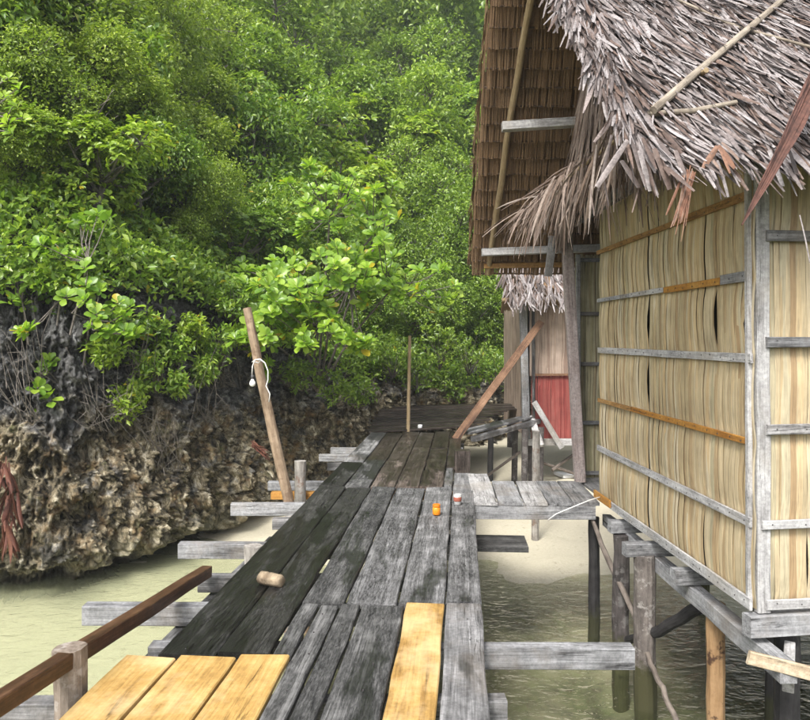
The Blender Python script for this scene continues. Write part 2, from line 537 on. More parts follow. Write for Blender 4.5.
def leaves(P, Dv, Nv, L, W, big=False, droop=0.25, fold=0.25):
    """leaves growing from P along Dv with face normal near Nv"""
    n = len(P)
    Dv = Dv / (np.linalg.norm(Dv, axis=1)[:, None] + 1e-9)
    Sv = np.cross(Dv, Nv); Sv /= (np.linalg.norm(Sv, axis=1)[:, None] + 1e-9)
    Nv = np.cross(Sv, Dv)
    L = np.broadcast_to(L, n)[:, None]; W = np.broadcast_to(W, n)[:, None]

    def pt(q, s, lift):
        return P + Dv * L * q - Nv * (droop * L * q * q) + Sv * (W * s) + Nv * (W * lift)
    if not big:
        V = np.stack([pt(0, 0, 0), pt(0.5, -0.5, fold), pt(1, 0, 0), pt(0.5, 0.5, fold)], 1).reshape(-1, 3)
        b = (np.arange(n) * 4)[:, None]
        return V, [np.concatenate([b + np.array([[0, 2, 1]]), b + np.array([[0, 3, 2]])])]
    V = np.stack([pt(0, 0, 0), pt(0.38, -0.33, fold * .7), pt(0.38, 0, 0), pt(0.38, 0.33, fold * .7),
                  pt(0.74, -0.5, fold), pt(0.74, 0, 0), pt(0.74, 0.5, fold),
                  pt(0.94, -0.26, fold * .6), pt(1, 0, 0), pt(0.94, 0.26, fold * .6)], 1).reshape(-1, 3)
    b = (np.arange(n) * 10)[:, None]
    tri = np.concatenate([b + np.array([[0, 2, 1]]), b + np.array([[0, 3, 2]])])
    quad = np.concatenate([b + np.array([q]) for q in ([1, 2, 5, 4], [2, 3, 6, 5], [4, 5, 8, 7], [5, 6, 9, 8])])
    return V, [tri, quad]


def unit(a):
    return a / (np.linalg.norm(a, axis=-1, keepdims=True) + 1e-9)


def merge(parts):
    V, T = [], {}
    o = 0
    for v, fs in parts:
        V.append(v)
        for f in fs:
            T.setdefault(f.shape[1], []).append(f + o)
        o += len(v)
    return np.concatenate(V), [np.concatenate(x) for x in T.values()]


# ================================================================ SETTING: seabed, water, cliff, hill
CLIFF = [(-30, 3.0), (-18, 6.0), (-11, 7.4), (-7.0, 8.1), (-4.75, 8.45), (-4.1, 8.65), (-3.7, 9.1), (-3.2, 9.9), (-2.8, 10.8), (-2.45, 11.9),
         (-1.7, 13.2), (-0.5, 14.5), (0.8, 15.7), (2.2, 16.8), (4.5, 18.2), (8, 19.6), (14, 21), (24, 22), (40, 22)]
CTOP = [4, 3.4, 2.8, 2.5, 2.35, 2.35, 2.4, 2.4, 2.3, 2.05, 1.5, 1.0, 0.6, 0.6, 0.9, 1.3, 1.8, 2.2, 3]
CSLOPE = [0.9, 0.95, 1.0, 1.0, 1.0, 1.0, 1.0, 0.98, 0.95, 0.9, 0.85, 0.78, 0.74, 0.70, 0.68, 0.66, 0.65, 0.64, 0.6]
_cp = np.array(CLIFF, float)
_cs = np.concatenate([[0], np.cumsum(np.linalg.norm(np.diff(_cp, axis=0), axis=1))])


def cliff_at(s):
    s = np.asarray(s, float)
    x = np.interp(s, _cs, _cp[:, 0]); y = np.interp(s, _cs, _cp[:, 1])
    e = 0.8
    dx = np.interp(s + e, _cs, _cp[:, 0]) - np.interp(s - e, _cs, _cp[:, 0])
    dy = np.interp(s + e, _cs, _cp[:, 1]) - np.interp(s - e, _cs, _cp[:, 1])
    l = np.hypot(dx, dy)
    return x, y, -dy / l, dx / l, np.interp(s, _cs, CTOP), np.interp(s, _cs, CSLOPE)


def hill_point(s, d):
    x, y, nx, ny, zt, sl = cliff_at(s)
    X, Y = x + nx * (d + 0.35), y + ny * (d + 0.35)
    Z = zt + sl * d * (1 - 0.001 * d)
    return np.stack([X, Y, Z], -1)


def seabed_z(x, y):
    b = np.where(y > 9.3, WATER + 0.085 * (y - 9.3), WATER + 0.11 * (y - 9.3))
    b = b - 0.11 * np.clip((-x - 1.0) / 1.0, 0, 1)
    b = np.maximum(b, -2.6)
    return np.minimum(b, -0.75)


# seabed: beach sand that runs under the water
t = NT("beach_sand")
pos = t.n("NewGeometry").outputs["Position"]
sp = t.n("SeparateXYZ", Vector=pos)
z = t.math('ADD', sp.outputs[2], t.math('MULTIPLY', t.math('SUBTRACT', t.noise(pos, 0.9, 6, 0.65), 0.5), 0.9))
dry = t.mix(t.noise(pos, 24, 6, 0.7), (0.38, 0.34, 0.245), (0.58, 0.535, 0.42))
peb = t.ramp(t.noise(pos, 9, 5, 0.7), [(0.60, 0.0), (0.70, 1.0)])
dry = t.mix(t.math('MULTIPLY', peb, 0.55), dry, (0.24, 0.20, 0.14))
alg_depth = t.mix(t.ramp(t.noise(pos, 3.2, 6, 0.7), [(0.38, 0.0), (0.62, 1.0)]), (0.007, 0.011, 0.004), (0.085, 0.11, 0.035))  # mottled algae, with the water's depth darkening painted into the bed colour
m = t.n("MapRange", Value=z, From_Min=WATER + 0.0, From_Max=WATER - 0.50).outputs[0]
xm = t.n("MapRange", Value=sp.outputs[0], From_Min=-2.2, From_Max=0.6, To_Min=0.12, To_Max=1.0).outputs[0]
sand = t.done(t.pbr(t.mix(t.math('MULTIPLY', m, xm), dry, alg_depth), 0.85, t.noise(pos, 30, 5, 0.7), 0.5, 0.02, 0.3))
xs = np.concatenate([np.linspace(-300, -14, 12)[:-1], np.linspace(-14, 14, 113), np.linspace(14, 300, 12)[1:]])
ys = np.concatenate([np.linspace(-300, 0, 12)[:-1], np.linspace(0, 22, 90), np.linspace(22, 300, 8)[1:]])
GX, GY = np.meshgrid(xs, ys)
GZ = seabed_z(GX, GY)
for i in range(GX.shape[0]):
    for j in range(GX.shape[1]):
        if abs(GX[i, j]) < 15 and -1 < GY[i, j] < 23:
            GZ[i, j] += 0.12 * noise.fractal(Vector((GX[i, j] * 0.9, GY[i, j] * 0.9, 2)), 1, 2, 4)


def grid_faces(r, c):
    a = (np.arange(r - 1)[:, None] * c + np.arange(c - 1)[None, :]).ravel()
    return [np.stack([a, a + 1, a + c + 1, a + c], 1)]


o = np_obj("beach_ground", np.stack([GX, GY, GZ], -1).reshape(-1, 3), grid_faces(*GX.shape), sand, smooth=True)
tag(o, "pale beach sand running down under the shallow water", "beach", kind="structure")

# water: thin shallow sheet with wind ripples
t = NT("shallow_sea_water")
pos = t.n("NewGeometry").outputs["Position"]
r1 = t.noise(t.vmath('MULTIPLY', pos, (4.2, 6.5, 1)), 1.0, 2, 0.5, 0.8)
r2 = t.noise(t.vmath('MULTIPLY', pos, (15, 21, 1)), 1.0, 2, 0.5, 0.4)
h = t.math('ADD', t.math('MULTIPLY', r1, 0.72), t.math('MULTIPLY', r2, 0.28))
bn = t.n("Bump", Strength=1.0, Distance=t.n('MapRange', Value=t.n('SeparateXYZ', Vector=pos).outputs[0], From_Min=-1.0, From_Max=0.5, To_Min=0.030, To_Max=0.062).outputs[0], Height=h)
fr = t.n("Fresnel", IOR=1.28, Normal=bn.outputs[0])
tr = t.n("BsdfTransparent", Color=(0.93, 0.96, 0.86))
mk = t.n("BsdfDiffuse", Color=(0.56, 0.58, 0.36))
gl = t.n("BsdfGlossy", Color=(1, 1, 1), Roughness=0.04, Normal=bn.outputs[0])
xw = t.n("SeparateXYZ", Vector=pos).outputs[0]
milk = t.n("MapRange", Value=xw, From_Min=-2.5, From_Max=-0.5, To_Min=0.34, To_Max=0.02).outputs[0]
bd = t.n("MixShader", i0=milk, i1=tr.outputs[0], i2=mk.outputs[0])
water_m = t.done(t.n("MixShader", i0=fr.outputs[0], i1=bd.outputs[0], i2=gl.outputs[0]))
o = np_obj("sea_water", [(-320, -320, WATER), (320, -320, WATER), (320, 320, WATER), (-320, 320, WATER)], [np.array([[0, 1, 2, 3]])], water_m)
tag(o, "shallow green sea water rippling between the stilts", "water", kind="structure")

# cliff: pitted, undercut limestone
t = NT("pitted_limestone")
pos = t.n("NewGeometry").outputs["Position"]
zz = t.n("SeparateXYZ", Vector=pos).outputs[2]
n1 = t.noise(pos, 1.6, 8, 0.68, 0.3)
n2 = t.noise(t.vmath('MULTIPLY', pos, (1.0, 1.0, 0.7)), 6.0, 9, 0.78, 0.5)
n3 = t.noise(pos, 45, 5, 0.75)
gry = t.ramp(n2, [(0.38, (0.012, 0.012, 0.011)), (0.48, (0.065, 0.063, 0.06)), (0.57, (0.16, 0.158, 0.155)), (0.67, (0.38, 0.38, 0.38))])
och = t.ramp(n2, [(0.40, (0.012, 0.010, 0.007)), (0.47, (0.10, 0.082, 0.05)), (0.54, (0.26, 0.215, 0.135)), (0.63, (0.66, 0.60, 0.46))])
och = t.mix(t.ramp(t.noise(pos, 3.7, 6, 0.65), [(0.52, 0.0), (0.66, 0.55)]), och, (0.25, 0.145, 0.055))
och = t.mix(t.ramp(t.noise(pos, 5.2, 6, 0.7), [(0.56, 0.0), (0.64, 0.75)]), och, (0.035, 0.032, 0.025))
och = t.mix(t.ramp(t.noise(t.vmath('ADD', pos, (5, 2, 9)), 4.2, 6, 0.7), [(0.57, 0.0), (0.68, 0.6)]), och, (0.09, 0.10, 0.03))
och = t.mix(t.ramp(t.noise(t.vmath('ADD', pos, (1, 7, 3)), 2.2, 6, 0.7), [(0.54, 0.0), (0.62, 0.8)]), och, gry)
fz = t.math('ADD', zz, t.math('MULTIPLY', t.math('SUBTRACT', n1, 0.5), 3.0))
ax = t.n("SeparateXYZ", Vector=pos).outputs[0]
k = t.n("MapRange", Value=fz, From_Min=0.25, From_Max=0.75).outputs[0]
col = t.mix(k, och, gry)
low = t.n("MapRange", Value=t.math('ADD', zz, t.math('MULTIPLY', n1, 0.5)), From_Min=-0.55, From_Max=-1.0).outputs[0]
col = t.mix(t.math('MULTIPLY', low, 0.55), col, t.ramp(n2, [(0.35, (0.12, 0.11, 0.05)), (0.65, (0.60, 0.56, 0.42))]))
wetl = t.n("MapRange", Value=zz, From_Min=WATER + 0.16, From_Max=WATER + 0.05).outputs[0]
col = t.mix(t.math('MULTIPLY', wetl, 0.8), col, (0.035, 0.03, 0.018))
pit = t.n("TexVoronoi", Vector=t.vmath('ADD', pos, t.vmath('MULTIPLY', t.n("TexNoise", Vector=pos, Scale=4.0).outputs[1], (0.3, 0.3, 0.3))), Scale=9.0).outputs["Distance"]
bh = t.math('ADD', t.math('MULTIPLY', n2, 0.6), t.math('ADD', t.math('MULTIPLY', n3, 0.35), t.math('MULTIPLY', pit, 0.15)))
rock = t.done(t.pbr(col, 0.82, bh, 1.0, 0.06, 0.3))
s0, s1 = _cs[2], _cs[15]
sv = np.concatenate([np.linspace(s0, _cs[4] - 2, 40)[:-1], np.linspace(_cs[4] - 2, _cs[12], 620), np.linspace(_cs[12], s1, 90)[1:]])
hv = np.linspace(0, 1, 230)
CV = np.zeros((len(hv), len(sv), 3))
x, y, nx, ny, zt, sl = cliff_at(sv)
for j in range(len(sv)):
    for i, q in enumerate(hv):
        zt_ = zt[j] + 0.3
        zc = WATER - 0.5 + (zt_ - WATER + 0.5) * q
        p = Vector((x[j], y[j], zc))
        big = noise.fractal(Vector((p.x * 0.9 + 3, p.y * 0.9 + 1, p.z * 0.6)), 1.0, 2.1, 4) * 0.24
        rid = (0.5 - abs(noise.noise(p * 1.9 + Vector((9, 0, 0))))) * 0.30
        mid = noise.fractal(Vector((p.x * 4.5, p.y * 4.5, p.z * 3.2)), 0.7, 2.1, 6) * 0.07
        vd = noise.voronoi(Vector((p.x * 7, p.y * 7, p.z * 4.0)))[0][0]
        pitv = -0.10 * max(0.0, 1 - vd * 2.2)
        jag = 0.5 - abs(noise.noise(Vector((p.x * 6.5, p.y * 6.5, p.z * 4.0)))) * 1.6
        jag2 = 0.5 - abs(noise.noise(Vector((p.x * 14, p.y * 14, p.z * 10)))) * 1.6
        jag0 = 0.5 - abs(noise.noise(Vector((p.x * 3.0 + 4, p.y * 3.0, p.z * 1.7)))) * 1.7
        crag = 0.5 - abs(noise.fractal(Vector((p.x * 5.0, p.y * 5.0, p.z * 2.6 + 4)), 0.6, 2.2, 6)) * 1.5
        mid += 0.15 * jag0 + 0.20 * crag + 0.09 * jag2 + 0.05 * noise.noise(p * 27)
        # waterline notch, then a bulging lip, then a leaning face
        hw = zc - WATER
        notch = -0.55 * math.exp(-((hw - 0.02) / 0.20) ** 2) + 0.10 * math.exp(-((hw - 0.45) / 0.25) ** 2)
        lean = -0.20 * max(0, hw - 0.6) - 0.5 * max(0, q - 0.82) / 0.18
        off = big + rid + mid + pitv + notch + lean
        CV[i, j] = (x[j] - nx[j] * off, y[j] - ny[j] * off, zc + 0.10 * noise.noise(p * 3.1))
o = np_obj("rock_cliff", CV.reshape(-1, 3), grid_faces(*CV.shape[:2]), rock)
tag(o, "low undercut limestone cliff, grey above and tan at the waterline", "cliff", kind="structure")

# hill
t = NT("forest_floor")
pos = t.n("NewGeometry").outputs["Position"]
hill_m = t.done(t.pbr(t.mix(t.noise(pos, 1.5, 6, 0.7), (0.016, 0.02, 0.008), (0.05, 0.05, 0.025)), 0.95, t.noise(pos, 6, 6, 0.7), 0.8, 0.2, 0.2))
hs_ = np.linspace(_cs[0], _cs[-1], 140)
hd = np.linspace(0, 1, 60) ** 1.8 * 64 + 0.9
HV = np.zeros((len(hd), len(hs_), 3))
for i, d in enumerate(hd):
    pts = hill_point(hs_, np.full(len(hs_), d))
    for j in range(len(hs_)):
        p = pts[j]
        b = noise.fractal(Vector((p[0] * 0.35, p[1] * 0.35, 7)), 1, 2, 4) * min(0.9, 0.15 + 0.2 * max(d, 0))
        HV[i, j] = (p[0], p[1], p[2] + b - 0.15 - 1.15 * max(0.0, 1 - (d - 0.8) / 1.6))
o = np_obj("forested_hill", HV.reshape(-1, 3), grid_faces(*HV.shape[:2]), hill_m, smooth=True)
tag(o, "steep dark hillside under the jungle", "hill", kind="structure")
#@@TREES
# ================================================================ VEGETATION
LF_FINE = leafmat("fine_olive_leaf", [(0.095, 0.155, 0.026), (0.18, 0.26, 0.04), (0.27, 0.36, 0.055), (0.45, 0.53, 0.10)], 0.36, 0.36)
LF_MID = leafmat("glossy_green_leaf", [(0.06, 0.12, 0.020), (0.13, 0.225, 0.032), (0.21, 0.315, 0.045), (0.36, 0.45, 0.075)], 0.36, 0.32, 0.006)
LF_DARK = leafmat("deep_green_leaf", [(0.06, 0.11, 0.018), (0.125, 0.205, 0.028), (0.20, 0.295, 0.04), (0.35, 0.45, 0.07)], 0.34, 0.32)
LF_YEL = leafmat("yellow_green_leaf", [(0.11, 0.19, 0.022), (0.19, 0.285, 0.03), (0.27, 0.37, 0.042), (0.37, 0.44, 0.06)], 0.38, 0.36, 0.008)
LF_BIG = leafmat("broad_bright_leaf", [(0.09, 0.18, 0.022), (0.17, 0.29, 0.032), (0.27, 0.40, 0.045), (0.38, 0.48, 0.075)], 0.42, 0.34, 0.02)


def crown_points(r, nl, tips, flat, seed):
    """lobed crown: returns lobe centres, tip points, tip directions, tip->lobe index (unit: crown radius r)"""
    g = np.random.default_rng(seed)
    c = unit(g.normal(size=(nl, 3)))
    c[:, 2] = c[:, 2] * 0.8 + 0.1
    c *= (g.uniform(0.4, 0.98, (nl, 1)))
    lr = g.uniform(0.18, 0.5, nl)
    li = g.integers(0, nl, tips)
    d = unit(g.normal(size=(tips, 3)) + unit(c)[li] * 0.7 + np.array([0, 0, 0.45]))
    p = c[li] + d * (lr[li] * g.uniform(0.55, 1.08, tips) * np.where(g.uniform(size=tips) < 0.14, g.uniform(1.1, 1.5, tips), 1.0))[:, None]
    p[:, 2] *= flat
    c[:, 2] *= flat
    return c * r, p * r, d, li


def make_tree_meshes(seed, r, flat, zc, nl, tips, per, L, W, leaf, big=False, spread=0.16, name="tree", droop=0.3):
    """trunk + limbs + twigs mesh, and crown mesh; origin at the trunk foot; crown centre at height zc"""
    g = np.random.default_rng(seed)
    c, p, d, li = crown_points(r, nl, tips, flat, seed)
    c[:, 2] += zc; p[:, 2] += zc
    mb = MB()
    lean = Vector((g.normal() * 0.1 * zc, g.normal() * 0.1 * zc, 0))
    tp = [Vector((0, 0, -0.4)), Vector((0.05, 0.02, zc * 0.3)), lean * 0.6 + Vector((0, 0, zc * 0.65)), lean + Vector((0, 0, zc * 0.95))]
    r0 = 0.035 * r + 0.03
    mb.tube(tp, [r0 * 1.3, r0, r0 * 0.75, r0 * 0.4], 7)
    for i in range(nl):
        a = tp[2].lerp(tp[3], g.uniform(0, 1)) if g.uniform() > 0.3 else tp[1].lerp(tp[2], g.uniform(0.3, 1))
        b = Vector(c[i])
        mb.tube([a, a.lerp(b, 0.5) + Vector((0, 0, -0.06 * r)), b], [r0 * 0.45, r0 * 0.3, r0 * 0.18], 5, False)
    for k in range(0, tips, 3):
        a = Vector(c[li[k]]); b = Vector(p[k])
        mb.tube([a, b], [r0 * 0.14, r0 * 0.05], 3, False)
    tm = bpy.data.meshes.new(name + "_trunk")
    tm.from_pydata(mb.v, [], mb.f)
    tm.materials.append(TRUNK)
    n = tips * per
    ti = np.repeat(np.arange(tips), per)
    if big:   # rosettes: leaves radiate from the twig end
        up = unit(d * 0.6 + np.array([0, 0, 0.6]))
        rd = unit(g.normal(size=(n, 3)))
        rd = rd - up[ti] * np.sum(rd * up[ti], 1)[:, None]
        dv = unit(unit(rd) + up[ti] * g.uniform(0.05, 0.8, n)[:, None])
        P = p[ti] + dv * 0.02
        nv = unit(up[ti] + g.normal(size=(n, 3)) * 0.25)
    else:
        P = p[ti] + g.normal(size=(n, 3)) * spread
        dv = unit(d[ti] * 0.55 + g.normal(size=(n, 3)) * 0.7 + np.array([0, 0, -0.1]))
        nv = unit(d[ti] * 0.5 + np.array([0, 0, 0.8]) + g.normal(size=(n, 3)) * 0.45)
    Ls = L * g.uniform(0.6, 1.2, n)
    V, F = leaves(P, dv, nv, Ls, Ls * (W / L), big, droop)
    return tm, np_mesh(name + "_crown", V, F, leaf), (V, F)


VAR = {}
def variants(key, n, *a, **k):
    VAR[key] = [make_tree_meshes(hash_ + 100 * len(VAR), *a, name=key, **k) for hash_ in range(1, n + 1)]


#         key                 n  r    flat  zc   lobes tips per  L     W     leaf     (leaf sizes for a crown of radius 1)
variants("fine_tree",         3, 1.0, 1.0, 1.0, 22, 1200, 30, 0.052, 0.029, LF_FINE, spread=0.065)
variants("glossy_tree",       3, 1.0, 0.95, 0.95, 18, 720, 20, 0.086, 0.043, LF_MID, spread=0.07)
variants("rosette_tree",      2, 1.0, 0.9, 0.95, 17, 680, 12, 0.092, 0.043, LF_MID, big=True)
variants("deep_tree",         3, 1.0, 1.0, 1.0, 18, 800, 20, 0.074, 0.040, LF_DARK, spread=0.07)
variants("yellow_tree",       2, 1.0, 0.85, 0.9, 16, 520, 12, 0.094, 0.044, LF_YEL, big=True)
variants("far_tree",          3, 1.0, 1.0, 1.30, 18, 420, 16, 0.084, 0.048, LF_DARK, spread=0.075)


def proj(p):
    return CX + p[0] / p[1] * FPX, HZ - (p[2] - EYE) / p[1] * FPX


TREES = []


def plant_tree(kind, s, d, scale, label, group, name, dz=0.0, sq=(1, 1, 1)):
    p = hill_point(s, d)
    tm, cm, _ = VAR[kind][len(TREES) % len(VAR[kind])]
    root = thing(name, (float(p[0]), float(p[1]), float(p[2]) + dz - 0.1), label, "tree", group)
    rz = random.uniform(0, 6.28)
    M = Matrix.Translation(Vector(p) + Vector((0, 0, dz - 0.1))) @ Matrix.Rotation(rz, 4, 'Z') @ Matrix.Diagonal((scale * sq[0], scale * sq[1], scale * sq[2], 1))
    link(bpy.data.objects.new("trunk", tm), M, root)
    link(bpy.data.objects.new("crown", cm), M, root)
    TREES.append((root, p, scale))


LBL = {"fine_tree": ("fine leaved olive green tree", "olive_tree"),
       "glossy_tree": ("glossy mid green leafy tree", "leafy_tree"),
       "rosette_tree": ("shiny rosette leaved tree", "leafy_tree"),
       "deep_tree": ("deep green dense tree", "dense_tree"),
       "yellow_tree": ("yellow green leafy tree", "bush_tree")}
g = np.random.default_rng(11)
rows = [(1.0, 1.2, 0.9), (2.1, 1.5, 1.2), (3.4, 1.8, 1.5), (5.2, 2.1, 1.75), (7.4, 2.4, 2.05), (10.0, 2.8, 2.4), (13.2, 3.2, 2.7)]
for ri, (d, sp_, sc) in enumerate(rows):
    s = _cs[2] + g.uniform(0, sp_)
    while s < _cs[15]:
        ss = s + g.normal() * 0.25 * sp_
        dd = d + g.normal() * 0.3
        p = hill_point(ss, max(0.2, dd))
        px, py = proj(p + np.array([0, 0, 1.2 * sc]))
        rad = sc / p[1] * FPX
        s += sp_
        if px < -rad * 1.1 or px > 600 + rad or py < -rad * 1.2: continue
        left = px < 200
        upper = py < 110
        u = g.uniform()
        if left and upper: kind = "fine_tree" if u < 0.75 else "glossy_tree"
        elif left: kind = "fine_tree" if u < 0.30 else ("glossy_tree" if u < 0.62 else "rosette_tree" if u < 0.8 else "yellow_tree")
        elif px < 380: kind = ("fine_tree" if u < 0.35 else "deep_tree") if upper else ("rosette_tree" if u < 0.36 else "glossy_tree" if u < 0.7 else "yellow_tree" if u < 0.88 else "deep_tree")
        else: kind = "deep_tree" if u < 0.62 else ("glossy_tree" if u < 0.8 else "rosette_tree")
        if px > 410 and py > 230: kind = "deep_tree"
        where = ("low above the rock" if ri < 2 else "on the middle slope" if ri < 4 else "high on the slope") + \
                (" at the left" if px < 160 else " behind the leaning pole" if px < 330 else " behind the boardwalk end" if px < 430 else " beside the gable")
        plant_tree(kind, ss, max(0.2, dd), sc * g.uniform(0.85, 1.2), LBL[kind][0] + " " + where, "trees on the hillside", LBL[kind][1],
                   sq=(g.uniform(0.9, 1.15), g.uniform(0.9, 1.15), g.uniform(0.85, 1.15)))

# far forest higher up the hill: one mass
parts = []
src = [v[2] for v in VAR["far_tree"]]
d = 17.0
while d < 58:
    sp_ = 3.6 + 0.03 * d
    s = _cs[5] + g.uniform(0, sp_)
    while s < _cs[17]:
        p = hill_point(s + g.normal() * 0.8, d + g.normal() * 0.8)
        s += sp_
        sc = g.uniform(2.8, 3.9) * (1 + 0.006 * d)
        px, py = proj(p + np.array([0, 0, 1.3 * sc]))
        rad = sc / p[1] * FPX
        if px < -rad or px > 560 + rad or py < -rad * 1.3: continue
        V, F = src[g.integers(0, len(src))]
        a = g.uniform(0, 6.28)
        Rm = np.array([[math.cos(a), -math.sin(a), 0], [math.sin(a), math.cos(a), 0], [0, 0, 1]])
        parts.append((V @ Rm.T * sc + p, F))
    d += 3.4 + 0.05 * d
V, F = merge(parts)
o = np_obj("far_forest", V, F, LF_DARK)
tag(o, "far jungle canopy high up the hillside", "forest", kind="stuff")

# undergrowth on the slope and over the cliff edge
n = 70000
s = g.uniform(_cs[3], _cs[14], n)
d = np.abs(g.normal(size=n)) ** 1.4 * 4.2 - 0.15
P = hill_point(s, d)
P[:, 2] += g.uniform(-0.1, 0.5, n) * (0.4 + 0.6 * (np.sin(s * 2.3) * np.sin(d * 2.9 + s) > -0.2))
dv = unit(g.normal(size=(n, 3)) + np.array([0.1, -0.5, 0.3]))
nv = unit(g.normal(size=(n, 3)) * 0.5 + np.array([0, -0.3, 0.8]))
Ls = g.uniform(0.06, 0.15, n)
V, F = leaves(P, dv, nv, Ls, Ls * 0.5)
o = np_obj("undergrowth", V, F, LF_MID)
tag(o, "dark leafy undergrowth covering the slope", "undergrowth", kind="stuff")


def rosette_plant(name, pts, base, L, W, per, label, cat, leaf=LF_BIG, hubs=None, thick=0.03, extra=0, jit=0.2, seed=5, tipr=0.006):
    """a sapling or tree whose leaf rosettes sit at the listed points, joined to the foot by branches"""
    g = np.random.default_rng(seed)
    base = Vector(base)
    root = thing(name, base, label, cat)
    hubs = [Vector(h) for h in hubs]
    pts = [Vector(p) for p in pts]
    for _ in range(extra):
        pts.append(random.choice(pts) + Vector((g.normal() * jit, abs(g.normal()) * jit * 1.6, g.normal() * jit * 0.7)))
    mb = MB()
    for h in hubs:
        mid = base.lerp(h, 0.5) + Vector((g.normal() * 0.08, g.normal() * 0.05, 0.05))
        mb.tube([base, base.lerp(mid, 0.5) + Vector((g.normal() * 0.03, 0, 0)), mid, h], [thick, thick * 0.85, thick * 0.7, thick * 0.5], 7)
    for p in pts:
        h = min(hubs, key=lambda q: (q - p).length)
        mid = h.lerp(p, 0.55) + Vector((g.normal() * 0.05, g.normal() * 0.05, -0.10 * (p - h).length))
        mb.tube([h, mid, p], [thick * 0.45, thick * 0.3, tipr], 5)
    mb.build("trunk", TWIG, root)
    p = np.array([tuple(q) for q in pts])
    n = len(p) * per
    ti = np.repeat(np.arange(len(p)), per)
    up = unit(np.stack([g.normal(size=len(p)) * 0.5, -0.55 + g.normal(size=len(p)) * 0.35, np.full(len(p), 0.75)], 1))
    an = np.tile(np.arange(per) * 2.399, len(p)) + np.repeat(g.uniform(0, 6.28, len(p)), per)
    ex = unit(np.cross(up, np.array([0.3, 0.9, 0.1])))
    ey = np.cross(up, ex)
    rd = ex[ti] * np.cos(an)[:, None] + ey[ti] * np.sin(an)[:, None]
    rank = np.tile(np.linspace(0, 1, per), len(p))
    dv = unit(rd + up[ti] * (0.25 + 1.0 * rank + g.normal(size=n) * 0.25)[:, None])
    nv = unit(up[ti] - rd * (0.2 + 0.6 * rank)[:, None] + g.normal(size=(n, 3)) * 0.32)
    Ls = L * (1.1 - 0.45 * rank) * g.uniform(0.6, 1.2, n)
    V, F = leaves(p[ti] + dv * 0.015 - up[ti] * (0.05 * (1 - rank))[:, None], dv, nv, Ls, Ls * (W / L), True, 0.22, 0.16)
    np_obj("crown", V, F, leaf, root)
    return root


# bright broad-leaved tree leaning out over the end of the boardwalk
zp = [(290, 50), (330, 80), (280, 90), (440, 85), (400, 110), (345, 130), (500, 125), (450, 150), (400, 170), (540, 180), (480, 165), (520, 220), (350, 220), (400, 240),
      (500, 270), (530, 290), (410, 330), (180, 360), (200, 400), (130, 390), (120, 430), (160, 440), (230, 430), (260, 450), (320, 430), (370, 370), (440, 360), (480, 380),
      (460, 440), (540, 380), (560, 430), (600, 400), (650, 390), (710, 390), (640, 450), (580, 480), (500, 440), (420, 400), (180, 490), (260, 480), (200, 580), (270, 590),
      (360, 540), (370, 590), (420, 600), (290, 630), (150, 600), (50, 610), (90, 600), (120, 640), (470, 620), (310, 520), (230, 530)]
gg = random.Random(3)
pts = [at(220 + a * 0.3086, 150 + b * 0.3086, 11.6 + gg.uniform(-0.5, 0.7) - 0.002 * b) for a, b in zp]
hubs = [at(330, 215, 12.2), at(375, 235, 12.2), at(300, 275, 12.2), at(350, 285, 12.1), at(395, 285, 12.1), at(320, 325, 12.2), at(265, 335, 12.2)]
rosette_plant("broadleaf_tree", pts, at(318, 392, 12.9), 0.175, 0.105, 14, "bright green broad leaved tree spreading over the rock behind the leaning pole", "tree",
              hubs=hubs, thick=0.028, extra=190, jit=0.25)
# sapling on the rock at the left
sp_pts = [(8, 258), (22, 268), (40, 244), (54, 243), (98, 214), (86, 222), (84, 268), (76, 256), (12, 300), (30, 292), (50, 290), (66, 296), (84, 300), (97, 308), (112, 318),
          (104, 330), (80, 345), (45, 366), (38, 388), (48, 398), (4, 352), (60, 312), (90, 325), (2, 275), (26, 330), (34, 246), (118, 303)]
pts = [at(a, b, 8.9 + gg.uniform(-0.4, 0.35)) for a, b in sp_pts]
hubs = [at(60, 300, 9.0), at(88, 262, 9.0), at(22, 300, 9.0), at(48, 370, 9.0), at(90, 320, 9.0)]
rosette_plant("broadleaf_sapling", pts, at(44, 440, 9.0), 0.15, 0.10, 11, "bright green sapling with bare grey stems on the rock at the left edge", "sapling",
              hubs=hubs, thick=0.022, extra=60, jit=0.13, seed=8)
# branch end at the far left edge
pts = [at(a, b, 8.6 + gg.uniform(-0.3, 0.3)) for a, b in [(8, 78), (18, 88), (4, 96), (14, 105), (22, 118), (6, 122), (-8, 100), (-14, 80), (10, 132), (-20, 115)]]
rosette_plant("branch_tree", pts, at(-62, 330, 8.9), 0.13, 0.075, 9, "pale leafy branch with bare twigs reaching in at the upper left edge", "tree", hubs=[at(-10, 112, 8.7), at(-24, 90, 8.8)],
              thick=0.028, seed=9)
